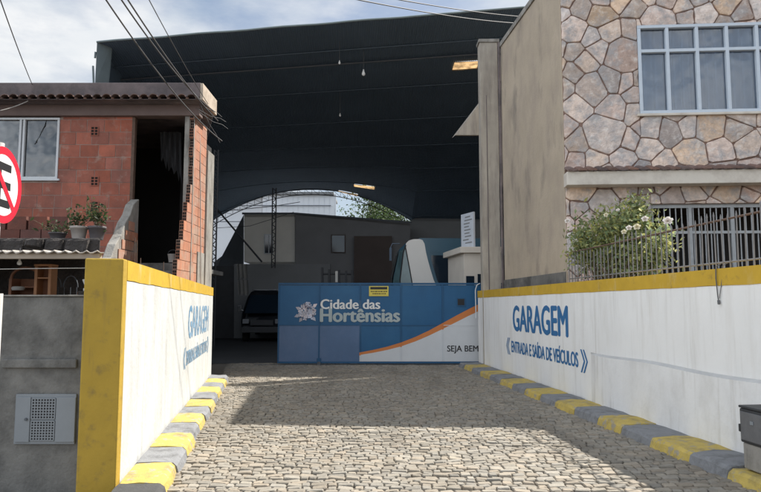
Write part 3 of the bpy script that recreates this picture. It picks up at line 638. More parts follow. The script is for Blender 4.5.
# ---- rose bush behind the fence
rb = Vector((RX(10.3) + 0.45, 10.3, 1.86))
t = thing('rose_bush', 'leafy rose bush with cream blooms behind the fence on the right wall', 'bush', rb)
b = MB(); tips = []
rs = random.Random(5)
def shoot(p0, p1, r0):
    mid = (p0 + p1) / 2 + Vector((rs.uniform(-.12, .12), rs.uniform(-.12, .12), rs.uniform(0, .15)))
    pts = [p0, lerp(p0, mid, .6), mid, lerp(mid, p1, .6), p1]
    b.tube(pts, [r0, r0 * .8, r0 * .6, r0 * .45, r0 * .3], 5, False); return pts
targets = []
for px, py, d in [(600, 212, 10.6), (618, 206, 10.4), (637, 199, 10.2), (636, 203, 10.2), (634, 206, 10.3), (640, 210, 10.2), (650, 222, 9.8), (664, 228, 9.6), (590, 222, 10.8), (578, 228, 11.1), (610, 218, 10.4), (625, 215, 10.2), (640, 225, 10.0), (655, 236, 9.7), (667, 240, 9.4), (602, 232, 10.7), (585, 240, 11.0), (620, 235, 10.2), (636, 240, 10.0), (650, 252, 9.8), (612, 250, 10.5), (595, 252, 10.8), (628, 258, 10.2), (642, 262, 9.9), (576, 250, 11.2), (605, 222, 10.5), (628, 225, 10.2), (616, 228, 10.3), (574, 236, 11.2), (660, 255, 9.6), (583, 229, 11.0), (597, 238, 10.6)]:
    d -= 0.05
    p = P(px, py, d); p.x = max(p.x, RX(d) + 0.20); targets.append(p)
for p in targets:
    q = rb + Vector((rs.uniform(-.25, .3), rs.uniform(-.8, .8), 0)); q.y = lerp(q.y, p.y, .6); q.x = max(q.x, RX(q.y) + .25)
    pts = shoot(q, p, 0.014); tips.append(pts)
b.build('stems', 'stem', t)
b = MB()
for pts in tips:
    for _ in range(230):
        s_ = rs.choice((1, 2, 2, 3, 3, 3)); k = rs.random()
        p = lerp(pts[s_], pts[min(s_ + 1, 4)], k) + Vector((rs.gauss(0, .10), rs.gauss(0, .14), rs.gauss(0, .10)))
        b.tint = min(1, max(0, rs.gauss(.5, .28))); b.hue = rs.random(); b.leaf(p, rs.uniform(.028, .056))
b.build('foliage', 'leaf', t)
b = MB()
for _ in range(60):
    p = rb + Vector((rs.uniform(-.15, .2), rs.uniform(-.1, 1.3), 0)); p.x = max(p.x, RX(p.y) + .2)
    q = p + Vector((rs.gauss(0, .12), rs.gauss(0, .15), rs.uniform(.3, .75))); b.tint = rs.random(); b.tube([p, (p + q) / 2 + Vector((rs.gauss(0, .04), 0, 0)), q], [.006, .004, .002], 4, False)
    for _ in range(8): b.leaf(lerp(p, q, rs.random()) + Vector((rs.gauss(0, .05), rs.gauss(0, .05), rs.gauss(0, .05))), .03)
b.build('dry_twigs', 'dry', t)
def bloom(c, r, m):
    b = MB()
    for ring, (n, rad, lift) in enumerate(((5, 1.0, .15), (5, .75, .4), (4, .5, .65), (3, .25, .85))):
        for k in range(n):
            a = 6.283 * k / n + ring; up = Vector((-.45, -.75, .55)).normalized(); e1 = up.orthogonal().normalized(); e2 = up.cross(e1); d1 = e1 * math.cos(a) + e2 * math.sin(a); d2 = e2 * math.cos(a) - e1 * math.sin(a)
            o = c + d1 * r * rad * .35
            b.add([c, o + d2 * r * .5 + up * r * lift * .4, c + d1 * r * rad + d2 * r * .25 + up * r * lift, c + d1 * r * rad - d2 * r * .25 + up * r * lift, o - d2 * r * .5 + up * r * lift * .4], [(0, 1, 2, 3, 4)])
    return b.build('bloom', m, t)
for px, py, d, r, m in [(668, 221, 9.35, .075, 'rose'), (645, 219, 9.7, .055, 'rose'), (637, 227, 9.9, .06, 'rose_yellow'), (567.5, 221, 11.05, .05, 'rose'), (624, 232, 10.0, .045, 'rose_yellow'), (629, 228, 10.0, .05, 'rose'), (606, 215, 10.3, .04, 'rose_yellow'), (618, 210, 10.2, .03, 'rose')]:
    bloom(P(px, py, d - .35), r * .95, m)
# the bush's neighbour tree behind the porch is not visible

# ---- sliding gate
GD = 17.75
G0 = P(278, 366, GD); G0.z = 0.05
FG = frame((G0.x, GD, 0), (1, 0, 0))
pxm = GD / FPX     # metres per photo pixel at the gate
gu = lambda px: (px - 278) * pxm
gv = lambda py: CH + (HOR - py) * pxm
gt = gv(283.0); gbz = 0.06
t = thing('sliding_gate', 'blue steel sliding gate with white lower corner and orange stripe across the shed entrance', 'gate', (G0.x + 2.7, GD, 0))
cols = [278, 318.3, 359, 399.5, 441, 483, 524, 565]
rowy = gv(325)
b = MB(); 
for i in range(7):
    for j, (v0, v1) in enumerate(((gbz + .05, rowy), (rowy, gt - .05))):
        u0, u1 = gu(cols[i]) + .02, gu(cols[i + 1]) - .02
        if i < 2 and j == 0: continue
        n = 6; vs = []
        for a in range(n + 1):
            for c_ in range(n + 1):
                fu, fv = a / n, c_ / n
                vs.append(FG(lerp(u0, u1, fu), lerp(v0 + .01, v1 - .01, fv), 0.012 * math.sin(math.pi * fu) * math.sin(math.pi * fv) * random.uniform(.3, 1)))
        b.add(vs, [(a * (n + 1) + c_, (a + 1) * (n + 1) + c_, (a + 1) * (n + 1) + c_ + 1, a * (n + 1) + c_ + 1) for a in range(n) for c_ in range(n)], True)
b.build('sheet', 'gate_blue', t)
b = MB()
for i in range(2):
    b.fbox(FG, (gu(cols[i]) + .02, gbz + .05, -.004), (gu(cols[i + 1]) - .02, rowy - .01, .006))
b.build('sheet', 'gate_blue_light', t)
b = MB()
def gbars(us, u0, u1):
    for c_ in us: b.fbox(FG, (gu(c_) - .018, gbz, -.03), (gu(c_) + .018, gt, .022))
gbars(cols, 0, 0)
for v in (gbz + .025, gt - .025): b.fbox(FG, (0, v - .025, -.028), (gu(565), v + .025, .024))
b.fbox(FG, (0, rowy - .010, -.02), (gu(565), rowy + .010, .0165))
b.build('gate_frame', 'gate_frame', t)
# white field and orange stripe follow the painted curve
crv = [(359.2, 354.0, 351.6), (372, 352.0, 349.2), (386, 349.2, 346.0), (400, 345.6, 341.8), (414, 340.8, 336.4), (428, 334.8, 329.8), (441, 328.6, 322.8), (455, 321.6, 315.2), (467, 315.6, 309), (480, 309.6, 302.6), (500, 301, 294), (515, 296, 289)]
b = MB(); lo = gbz + .052
pts = [(gu(x), gv(y0)) for x, y0, y1 in crv]
def strip(b, lower, upper, w):
    for i in range(len(lower) - 1):
        b.add([FG(*lower[i], w), FG(*lower[i + 1], w), FG(*upper[i + 1], w), FG(*upper[i], w)], [(0, 1, 2, 3)])
strip(b, [(p[0], lo) for p in pts], pts, .019); b.build('white_field', 'gate_white', t)
b = MB(); strip(b, pts, [(gu(x), gv(y1)) for x, y0, y1 in crv], .0205); b.build('orange_stripe', 'orange', t)
for c_ in cols[2:6]:
    b = MB(); b.fbox(FG, (gu(c_) - .016, lo, .021), (gu(c_) + .016, gv(np_ := [lerp(crv[i][1], crv[i + 1][1], (c_ - crv[i][0]) / (crv[i + 1][0] - crv[i][0])) for i in range(len(crv) - 1) if crv[i][0] <= max(c_, 359.3) <= crv[i + 1][0]][0] + .6), .030)); b.build('white_rib', 'gate_white', t)
    ya_, yb_ = [[lerp(crv[i][q], crv[i + 1][q], (max(c_, 359.3) - crv[i][0]) / (crv[i + 1][0] - crv[i][0])) for q in (1, 2)] for i in range(len(crv) - 1) if crv[i][0] <= max(c_, 359.3) <= crv[i + 1][0]][0]
    b = MB(); b.fbox(FG, (gu(c_) - .0185, gv(ya_ + .7), .021), (gu(c_) + .0185, gv(yb_), .0305)); b.build('stripe_rib', 'orange', t)
b = MB(); b.fbox(FG, (gu(441) + .016, rowy - .008, .021), (gu(500), rowy + .008, .027))
b.build('white_rib', 'gate_white', t)
text('Cidade das', FG, gu(319.8), gv(308.9), gu(378.6), gv(299.4), 'logo_white', t, 'lettering', w=.024, off=.028)
text('Hortênsias', FG, gu(319.8), gv(321.6), gu(398), gv(308.6), 'logo_grey', t, 'lettering', w=.024, off=.038)
text('SEJA BEM-VINDO', FG, gu(445.2), gv(352.6), gu(504), gv(344.9), 'black', t, 'lettering', w=.026, off=.012)
# hydrangea emblem
b = MB(); em = (gu(306), gv(311.2)); rs = random.Random(3)
for k in range(46):
    a = rs.uniform(0, 6.283); r_ = .205 * math.sqrt(rs.random()); cu_, cv_ = em[0] + r_ * math.cos(a) * 1.05, em[1] + r_ * math.sin(a)
    b.pick(); a0 = rs.uniform(0, 1.5)
    for q in range(4):
        aa = a0 + q * 1.5708; s_ = .052
        b.add([FG(cu_, cv_, .024 + k * .0001), FG(cu_ + s_ * math.cos(aa - .5), cv_ + s_ * math.sin(aa - .5), .024 + k * .0001), FG(cu_ + s_ * 1.25 * math.cos(aa), cv_ + s_ * 1.25 * math.sin(aa), .024 + k * .0001), FG(cu_ + s_ * math.cos(aa + .5), cv_ + s_ * math.sin(aa + .5), .024 + k * .0001)], [(0, 1, 2, 3)])
for (du, dv, a) in ((-.17, .05, 2.7), (.16, .12, .6), (-.12, -.17, 4.1), (.15, -.15, 5.4), (-.2, -.1, 3.5)):
    b.pick(); c_ = FG(em[0] + du, em[1] + dv, .0238)
    U_, V_ = Vector((math.cos(a), 0, math.sin(a))), Vector((-math.sin(a), 0, math.cos(a)))
    b.add([c_, c_ + U_ * .06 - V_ * .05, c_ + U_ * .15, c_ + U_ * .06 + V_ * .05], [(0, 1, 2, 3)])
b.build('flower_emblem', 'petal', t)
b = MB()
for k in range(26):
    a = rs.uniform(0, 6.283); r_ = .23 * math.sqrt(rs.random()); cu_, cv_ = em[0] + r_ * math.cos(a), em[1] + r_ * math.sin(a); s_ = rs.uniform(.012, .026)
    b.add([FG(cu_ + s_ * math.cos(q), cv_ + s_ * math.sin(q), .0295) for q in (0, 1.2, 2.4, 3.6, 5)], [(0, 1, 2, 3, 4)])
b.build('emblem_centres', 'petal_line', t, kind='stuff')
# warning plate, hatch, roller
b = MB(); b.fbox(FG, (gu(367.8), gv(296.2), .0245), (gu(387.2), gv(286.2), .028)); pl = b.build('notice_plate', 'notice', t)
b = MB(); b.fbox(FG, (gu(369), gv(289.6), .0285), (gu(386), gv(287.1), .0295))
rs = random.Random(9)
for ly, x0, x1 in ((291.6, 369.5, 385.5), (293.8, 371, 384)):
    x = x0
    while x < x1:
        wl = rs.uniform(.6, 2.0); b.fbox(FG, (gu(x), gv(ly + .5), .0285), (gu(x + wl), gv(ly - .5), .0295)); x += wl + .45
b.build('notice_print', 'black', pl)
b = MB(); b.fbox(FG, (gu(455), gv(306.3), .0245), (gu(463.6), gv(298), .030)); ht = b.build('hatch', 'gate_frame', t, .004)
b = MB(); b.fbox(FG, (gu(456), gv(305.2), .0305), (gu(462.6), gv(299), .0335)); b.build('hatch_opening', 'black', ht)
for px in (318.5, 480):
    b = MB(); c_ = FG(gu(px), .055, .03); b.tube([c_ + Vector((0, -.05, 0)), c_ + Vector((0, .03, 0))], .055, 16); b.build('roller', 'steel_mid', t)
b = MB(); b.fbox(FG, (gu(316.5), .05, .032), (gu(320.5), .20, .05)); b.build('roller_bracket', 'gate_frame', t, .004)
b = MB(); b.box((-3.4, GD - .03, .009), (4.6, GD + .03, .03)); b.build('gate_track', 'steel_mid', t)
b = MB(); b.tube([P(476, 318, 17.25), P(475.4, 290, 17.25), P(477, 285, 17.25), P(480, 283.5, 17.27)], .015, 6); tag(b.build('conduit', 'alu'), 'thin white conduit curling over the far end of the right wall', 'conduit')

# ---- brick house on the left
HY = 13.35; HXR = -3.9
base = Vector((-6, HY, 2.5))
t = thing('brick_house', 'unfinished red block house with dark doorway and steps above the left wall', 'house', base)
FB = frame((-12, HY, 0), (1, 0, 0))
bu = lambda x: x + 12
xd0, xd1 = P(131, 200, HY).x, P(185, 200, HY).x
zt = P(100, 117, HY).z
ws = (P(-62, 150, HY).x, P(59, 150, HY).x, P(0, 179, HY).z, zt - .02)
b = MB(); wall_with_holes(b, FB, 0, bu(HXR), 1.3, zt, -.16, 0, [(bu(xd0), bu(xd1), 1.2, zt + .1), (bu(ws[0]), bu(ws[1]), ws[2], ws[3] + .1)]); b.build('block_wall_bed', 'mortar', t)
b = MB(); bh, bw = 0.268, 0.385; v = 2.02; row = 0
ventu = [bu(P(94, 270, HY).x)]
while v < zt - .05:
    u = bu(-12) - (row % 2) * bw / 2 + random.uniform(-.02, .02); top = min(v + bh - .012, zt - .004)
    while u < bu(xd0):
        ln = bw * random.uniform(.82, 1.12); u1 = u + ln - .012
        um = (u + u1) / 2
        ok = True
        if u1 > bu(ws[0]) and u < bu(ws[1]) and top > ws[2] and v < ws[3] + .2:
            if um < bu(ws[0]): u1 = bu(ws[0])
            elif um > bu(ws[1]) - .02: u_ = bu(ws[1]); 
            else: ok = False
        ua = max(u, 0.0); 
        if ok and top > ws[2] and um > bu(ws[1]) - .02: ua = max(ua, bu(ws[1]))
        u1 = min(u1, bu(xd0) - .002)
        if ok and u1 - ua > .04:
            b.pick(); j = lambda: random.uniform(-.004, .004)
            b.block(FB, [(ua + j(), v + j()), (u1 + j(), v + j()), (u1 + j(), top + j()), (ua + j(), top + j())], 0.001, random.uniform(.003, .009), .003, .012)
        u += ln
    v += bh; row += 1
b.build('block_wall', 'brick', t)
for py in (131, 181, 206):
    c_ = P(94, py, HY - .02); b = MB(); b.box((c_.x - .075, HY - .024, c_.z - .1), (c_.x + .095, HY - .019, c_.z + .1)); vb = b.build('vent_block', 'brick', t)
    b = MB()
    for i in range(3):
        for k in range(2): b.box((c_.x - .055 + k * .075, HY - .0265, c_.z - .085 + i * .062), (c_.x - .055 + k * .075 + .055, HY - .0245, c_.z - .085 + i * .062 + .045))
    b.build('vent_hole', 'hole', vb, kind='stuff')
# window
FWn = FB
fr = MB(); x0, x1, y0, y1 = bu(ws[0]), bu(ws[1]), ws[2], ws[3]
bars(fr, FB, x0, x1, y0, y1, [bu(P(20, 150, HY).x), bu(P(23.5, 150, HY).x)], [], .045, -.06, .03)
wf = fr.build('window', 'alu', t, .004)
b = MB(); b.fbox(FB, (x0, y0, -.03), (x1, y1, -.025)); b.build('pane', 'glass_dark', wf)
b = MB(); b.fbox(FB, (x0 - .05, y0 - .04, .002), (x1 + .05, y0 - .002, .05)); b.build('sill', 'alu', wf)
b = MB(); b.fbox(FB, (x0 - .05, y0 - .05, -.5), (x1 + .05, y1 + .05, -.45)); b.build('curtain', 'wall_dark', wf)
# interior and the parts of the shell that keep it dark
zb0, zb1 = zt + .002, P(100, 104.5, HY - .1).z
b = MB()
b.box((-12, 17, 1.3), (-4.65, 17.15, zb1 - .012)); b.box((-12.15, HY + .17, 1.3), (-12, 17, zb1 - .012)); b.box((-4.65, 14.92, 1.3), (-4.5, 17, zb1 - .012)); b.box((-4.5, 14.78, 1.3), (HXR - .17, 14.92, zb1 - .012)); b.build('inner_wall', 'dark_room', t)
b = MB(); b.box((-12, HY - .02, 2.38), (HXR - .19, 16.9, 2.48)); b.build('floor_slab', 'dark_concrete', t)
# door jamb column and lintel beam
b = MB(); b.box((xd1 - .03, HY - .06, 2.5), (xd1 + .07, HY + .1, zt)); b.build('door_jamb', 'grey_concrete', t, .008)
b = MB(); b.box((xd0 - .03, HY - .012, 2.5), (xd0 + .035, HY + .1, zt)); b.build('door_jamb', 'rust', t, .004)
zb0, zb1 = zt + .002, P(100, 104.5, HY - .1).z
b = MB(); b.box((-12.3, HY - .10, zb0), (HXR + .12, HY + .16, zb1)); b.build('lintel_beam', 'slab_beam', t, .012)
zs0, zs1 = P(100, 97, 13.0).z, P(100, 82.5, 13.0).z
b = MB(); b.prism([(-12.4, 13.0, zs0), (-3.70, 13.0, zs0), (-3.70, 14.1, zs0), (-4.75, 17.3, zs0), (-12.4, 17.3, zs0)], (0, 0, zs1 - zs0))
b.prism([(-12.4, 13.12, zb1 - .01), (-3.75, 13.12, zb1 - .01), (-3.75, 14.0, zb1 - .01), (-4.8, 17.2, zb1 - .01), (-12.4, 17.2, zb1 - .01)], (0, 0, zs0 - .002 - zb1)); b.build('roof_slab', 'slab', t, .015)
b = MB(); b.box((-3.698, 12.98, zb1 + .02), (-3.64, 14.12, zs1 - .02)); b.build('roof_slab_end', 'slab_end', t, .01)
b = MB(); x = -12.3
while x < -3.75:
    b.pick(); n = 7; r_ = .085
    pts = [(x + .09 + r_ * math.cos(math.pi * q / (n - 1)), .062 * math.sin(math.pi * q / (n - 1))) for q in range(n)]
    for (ya, za, yb, zb, inv) in ((12.84 + random.uniform(-.02, .02), zb1 + .035, 13.02, zs0 - .05, 0),):
        o = [(p[0], ya, za + p[1]) for p in pts] + [(p[0], yb, zb + p[1]) for p in pts] + [(p[0] * .86 + (x + .09) * .14, ya, za + p[1] * .72) for p in pts]
        b.add(o, [(q, n + q, n + q + 1, q + 1) for q in range(n - 1)] + [(q, q + 1, 2 * n + q + 1, 2 * n + q) for q in range(n - 1)])
    # the channel tile between two covers
    b.pick(); b.box((x + .16, 12.9, zb1 + .012), (x + .215, 13.0, zb1 + .04))
    x += .19 + random.uniform(-.006, .006)
b.build('tile_row', 'tile', t)
b = MB(); b.box((-12.3, 12.92, zb1 + .002), (-3.72, HY - .02, zb1 + .012)); b.build('eave_board', 'slab', t)
# side wall with toothed front
FT = frame((HXR, 0, 0), (0, 1, 0))
b = MB(); ends = MB(); v = 1.5; row = 0
while v < zt - .02:
    fy = lerp(12.25, 13.28, min(1, max(0, (v - 1.75) / 2.35)) ** 1.15) + (.07 if row % 2 else 0)
    top = min(v + .19, zt); u = fy; first = True
    while u < 14.3:
        u1 = min(u + (.29 if not first or row % 2 else .2), 14.3); b.pick()
        b.fbox(FT, (u + .002, v, -.085), (u1 - .001, top, random.uniform(0, .003)))
        if first:
            for a in range(3):
                for c_ in range(2): ends.box((HXR - .08 + c_ * .038, u - .001, v + .012 + a * .06), (HXR - .08 + c_ * .038 + .034, u + .0025, v + .012 + a * .06 + .05))
        u = u1; first = False
    v += .2; row += 1
ob = b.build('side_wall', 'brick_orange', t); ends.build('block_hollows', 'hole', ob, kind='stuff')
b = MB(); b.fbox(FT, (13.29, 1.5, .0045), (13.33, zt, .012)); b.fbox(FT, (13.75, 1.5, .0045), (14.28, 2.75, .02)); b.build('mortar_patch', 'grey_concrete', ob)
b = MB(); b.box((HXR - .14, 14.32, 0), (HXR + .04, 14.86, P(206, 152, 14.5).z)); b.build('concrete_post', 'grey_concrete', t, .012)
b = MB(); b.tube([P(199, 118, 13.8) + Vector((.02, 0, 0)), P(199.5, 200, 13.8) + Vector((.02, 0, 0)), P(200, 285, 13.8) + Vector((.02, 0, 0))], .012, 6); b.build('conduit', 'cable_light', t)
# steps and their left parapet
b = MB()
for i in range(7):
    y0_ = 11.4 + i * .28; b.box((-4.97, y0_, .6), (HXR - .19, y0_ + .30, 1.3 + (i + 1) * .165))
b.build('steps', 'dark_concrete', t, .01)
pp = []
pr = [(13.30, 1.4), (11.55, 1.4), (11.62, 2.0), (11.80, 2.32), (12.02, 2.50), (12.20, 2.76), (12.46, 2.98), (12.62, 3.22), (12.86, 3.42), (13.0, 3.64), (13.30, 3.80)]
b = MB(); b.prism([(-5.16, y_, z_) for y_, z_ in pr][::-1], (.17, 0, 0)); b.build('stair_parapet', 'grey_concrete', t, .015)
b = MB(); v = 1.5
while v < 3.3:
    fy = 11.72 + max(0, v - 1.9) * .80
    for k in range(3):
        if fy + .1 + k * .31 + .29 < 13.29: b.pick(); b.box((-4.988, fy + .1 + k * .31, v), (-4.975 + random.uniform(0, .012), fy + .1 + k * .31 + .29, v + .18))
    v += .2
b.build('parapet_blocks', 'brick_orange', t)
b = MB()
for px, d, py0, py1 in ((134.5, 11.6, 288, 238), (136.5, 11.6, 288, 240), (163, 11.9, 290, 262), (140, 12, 290, 258)):
    b = MB(); b.tube([P(px, py0, d), P(px + .6, py1, d)], .008, 5); b.build('rebar', 'rust', t)
# laundry-like cloth in the doorway, bucket on the steps
b = MB(); n = 12
for i in range(n):
    for j_ in range(6):
        f = lambda a, c_: P(160 + 22 * a / n, 132 + 48 * c_ / 6 * (.55 + .45 * (a / n) + .12 * math.sin(a * 2.7)), 14.1) + Vector((0, .05 * math.sin(a * 1.9 + c_ * .3), 0))
        b.add([f(i, j_), f(i + 1, j_), f(i + 1, j_ + 1), f(i, j_ + 1)], [(0, 3, 2, 1)], True)
tag(b.build('hanging_cloth', 'dim_cloth'), 'grey cloth hanging in the dark doorway of the block house', 'cloth')
tb = P(173, 247, 13.2); tb.z = 2.48
tb2 = thing('bucket', 'small pale bucket at the foot of the dark doorway', 'bucket', tb)
b = MB(); b.lathe(tb + Vector((0, 0, .001)), [(.075, 0), (.10, .16), (.105, .17), (.095, .17), (.07, .02)], 18); b.build('body', 'cloth', tb2)
b = MB(); b.tube([tb + Vector((.1 * math.cos(a), 0, .17 + .09 * math.sin(a))) for a in [math.pi * q / 8 for q in range(9)]], .004, 5); b.build('handle', 'steel_mid', tb2)

# ---- lower plot on the left: retaining wall, terrace, low shelter
TX = lambda d: LX(d) - 0.17
g = MB(); g.prism([(-14, 5.83, 0), (TX(5.83) - .14, 5.83, 0), (TX(8), 8, 0), (TX(14.2), 14.2, 0), (-14, 14.2, 0)], (0, 0, 1.3)); g.build('terrace', 'dark_concrete', kind='structure')
t = thing('retaining_wall', 'stained grey concrete wall on the left below the low sheet roof', 'wall', (-5, 5.62, 0))
ztw = P(40, 296.5, 5.62).z
b = MB(); b.box((-14, 5.62, 0), (-2.53, 5.82, ztw)); b.build('wall', 'dark_concrete', t, .012)
b = MB(); z0, z1 = P(40, 368, 5.6).z, P(40, 359, 5.6).z
b.box((P(2, 363, 5.6).x, 5.585, z0), (P(77, 363, 5.6).x, 5.617, z1)); b.build('ledge_band', 'dark_concrete', t, .01)
b = MB(); b.box((-14, 5.60, ztw + .001), (-2.54, 5.80, ztw + .014)); b.build('coping_strip', 'grey_concrete', t, .004)
c0, c1 = P(14, 444, 5.61), P(77, 394, 5.61)
cb = thing('meter_cabinet', 'grey metal meter cabinet with two mesh panels set into the stained grey wall', 'cabinet', ((c0.x + c1.x) / 2, 5.61, c0.z))
b = MB(); b.box((c0.x, 5.600, c0.z), (c1.x, 5.619, c1.z)); b.build('frame', 'cabinet', cb, .004)
ux = lambda px: P(px, 420, 5.6).x
zy = lambda py: P(0, py, 5.6).z
b = MB(); b.box((ux(16), 5.588, zy(442)), (ux(30.5), 5.599, zy(397))); dr = b.build('door', 'cabinet', cb, .004)
b = MB(); b.tube([(ux(27), 5.587, zy(419)), (ux(27), 5.575, zy(419))], .012, 10); b.build('lock', 'steel_mid', dr)
b = MB(); b.box((ux(56), 5.588, zy(442)), (ux(75.5), 5.599, zy(397))); b.build('door', 'cabinet', cb, .004)
for ya, yb in ((440, 421), (418.5, 398.5)):
    b = MB(); b.box((ux(32), 5.594, zy(ya)), (ux(55), 5.5985, zy(yb))); mp_ = b.build('mesh_panel', 'black', cb)
    b = MB()
    for i in range(9): x = lerp(ux(32), ux(55), i / 8); b.box((x - .0045, 5.586, zy(ya)), (x + .0045, 5.593, zy(yb)))
    for i in range(8): z = lerp(zy(ya), zy(yb), i / 7); b.box((ux(32), 5.587, z - .0045), (ux(55), 5.5925, z + .0045))
    b.build('mesh', 'cabinet', mp_)
# shelter
t = thing('low_shelter', 'low wavy sheet roof on white posts above the stained grey wall', 'shelter', (-4, 6.3, 1.3))
za = P(50, 251.5, 5.66).z
b = MB(); n = 150; xs0, xs1 = -7.0, P(104, 270, 5.66).x; sk_ = lambda x: x - .78 * (x - xs0) / (xs1 - xs0)
for i in range(n):
    xa, xb = lerp(xs0, xs1, i / n), lerp(xs0, xs1, (i + 1) / n); f = lambda x: .013 * math.sin(x * 68)
    top = [(xa, 5.64 + .01 * math.sin(xa * 7), za + f(xa)), (xb, 5.64 + .01 * math.sin(xb * 7), za + f(xb)), (sk_(xb), 7.3, za + .12 + f(xb)), (sk_(xa), 7.3, za + .12 + f(xa))]
    b.add(top + [(p[0], p[1], p[2] - .012) for p in top], [(0, 1, 2, 3), (7, 6, 5, 4), (0, 4, 5, 1)], True)
b.build('roof_sheet', 'awning', t)
b = MB(); b.box((xs0, 5.68, za - .062), (xs1 - .05, 5.73, za - .016)); b.build('front_beam', 'awning_beam', t, .004)
for px in (95.5, -40):
    b = MB(); x = P(px, 270, 5.74).x; b.box((x - .018, 5.735, 1.3), (x + .018, 5.77, za - .017)); b.build('post', 'awning_beam', t, .003)
b = MB(); b.box((xs0, 7.25, 1.3), (xs1 - .85, 7.32, za + .09)); b.build('back_panel', 'dark_stone', t)
b = MB(); b.tube([P(-20, 269.5, 5.7), P(40, 268.5, 5.7), P(92, 268, 5.7)], .004, 5); tag(b.build('clothes_line', 'cable_light'), 'thin pale line stretched under the low sheet roof', 'line')
# things in the shelter
def rack(t_, cx, y0_, wdt, hgt, dep, ns, arch, m):
    """an open wooden display rack, arched or square"""
    b = MB(); z0_ = 1.302
    for s_ in (-1, 1): b.box((cx + s_ * wdt / 2 - .014, y0_, z0_), (cx + s_ * wdt / 2 + .014, y0_ + dep, z0_ + hgt))
    b.build('side', m, t_, .003)
    if arch:
        b = MB(); pts = [(cx + wdt / 2 * math.cos(a), y0_ + .015, z0_ + hgt + wdt * .38 * math.sin(a)) for a in [math.pi * q / 12 for q in range(13)]]
        b.tube(pts, .014, 6); b.build('arch', m, t_)
    else:
        b = MB(); b.box((cx - wdt / 2 - .02, y0_ - .005, z0_ + hgt + .001), (cx + wdt / 2 + .02, y0_ + dep, z0_ + hgt + .02)); b.build('top', m, t_, .003)
    for i in range(ns):
        b = MB(); z = z0_ + .05 + hgt * i / ns; b.box((cx - wdt / 2 + .014, y0_ + .004, z), (cx + wdt / 2 - .014, y0_ + dep - .004, z + .014)); b.build('shelf', m, t_, .002)
    b = MB(); b.box((cx - wdt / 2 + .014, y0_ + dep - .003, z0_), (cx + wdt / 2 - .014, y0_ + dep + .004, z0_ + hgt)); b.build('back', M['wood'] if m != 'wood' else 'wood', t_)
x1_ = P(25, 270, 6.2).x
rk = thing('wooden_rack', 'brown arched wooden rack on the terrace under the low sheet roof', 'rack', (x1_, 6.2, 1.3)); rack(rk, x1_, 6.2, .27, .56, .16, 4, True, 'wood')
x2_ = P(43, 270, 6.1).x
rk = thing('wooden_rack', 'small orange wooden rack with square top beside the arched one', 'rack', (x2_, 6.1, 1.3)); rack(rk, x2_, 6.1, .13, .67, .12, 4, False, 'wood_light')
x3_ = P(64, 270, 6.3).x
cg = thing('wire_cage', 'empty wire cage with two hoops under the low sheet roof', 'cage', (x3_, 6.3, 1.3))
b = MB()
for s_ in (-.09, .07):
    b.tube([(x3_ + s_ + .07 * math.cos(a), 6.3, 1.78 + .11 * math.sin(a)) for a in [math.pi * q / 10 for q in range(11)]], .006, 6)
b.build('hoop', 'steel_mid', cg)
b = MB()
for z in (1.45, 1.55, 1.66): b.tube([(x3_ - .16, 6.28, z), (x3_ + .14, 6.28, z)], .006, 6)
for i in range(6): b.tube([(x3_ - .16 + i * .06, 6.28, 1.302), (x3_ - .16 + i * .06, 6.28, 1.78)], .004, 5)
b.build('wire', 'steel_mid', cg, kind='stuff')
b = MB(); b.box((x3_ - .17, 6.26, 1.302), (x3_ + .15, 6.5, 1.40)); b.build('tray', 'wood', cg, .004)
bl = P(19.5, 262, 5.95)
bt = thing('light_bulb', 'unlit white bulb hanging under the low sheet roof', 'bulb', bl)
b = MB(); b.lathe(bl + Vector((0, 0, -.03)), [(.004, 0), (.018, .006), (.022, .02), (.016, .034), (.009, .045), (.009, .06)], 14); b.build('glass_bulb', 'bulb', bt)
b = MB(); b.tube([bl + Vector((0, 0, .03)), bl + Vector((0, 0, .13))], .004, 5); b.build('cord', 'cable', bt)
mg = P(87, 288, 6.0); mg.z = P(87, 291, 6).z
mt = thing('ornament', 'small white figurine urn on a ledge beside the yellow wall end', 'ornament', mg)
b = MB(); b.lathe(mg, [(.03, 0), (.032, .02), (.018, .035), (.03, .07), (.042, .10), (.044, .105), (.02, .11), (.018, .15), (.006, .165)], 16); b.build('urn', 'logo_white', mt)
b = MB(); b.box((mg.x - .06, mg.y - .05, 1.302), (mg.x + .08, mg.y + .1, mg.z - .001)); b.build('ledge', 'dark_stone', mt)
pk = P(78, 280, 6.5); pk = thing('plank_stack', 'short stack of grey planks leaning at the back of the low sheet roof', 'planks', (pk.x, 6.6, 1.3))
px_ = pk.location.x
for k in range(4):
    b = MB(); b.box((px_ - .16 + k * .045, 6.62 + .01 * k, 1.302), (px_ - .125 + k * .045, 6.66 + .01 * k, 1.62 + .06 * (k % 3))); b.build('plank', 'grey_concrete' if k % 2 else 'wood', pk)
tp = P(8, 280, 6.4)
jg = thing('jerry_can', 'dull plastic can beside the arched wooden rack', 'can', (tp.x, 6.4, 1.3))
b = MB(); b.lathe((tp.x, 6.4, 1.302), [(.07, 0), (.075, .02), (.075, .24), (.05, .29), (.022, .31), (.022, .34)], 16); b.build('body', 'cloth', jg)
b = MB(); b.lathe((tp.x, 6.4, 1.643), [(.025, 0), (.025, .025)], 12); b.build('cap', 'sign_red', jg)
wr = P(17, 287, 6.1)
b = MB(); b.lathe(Vector((wr.x, 6.12, wr.z - .03)), [(.05, 0), (.058, .02), (.05, .034), (.02, .038)], 16)
tag(b.build('basin', 'cloth'), 'small upturned pale basin in front of the arched rack', 'basin')

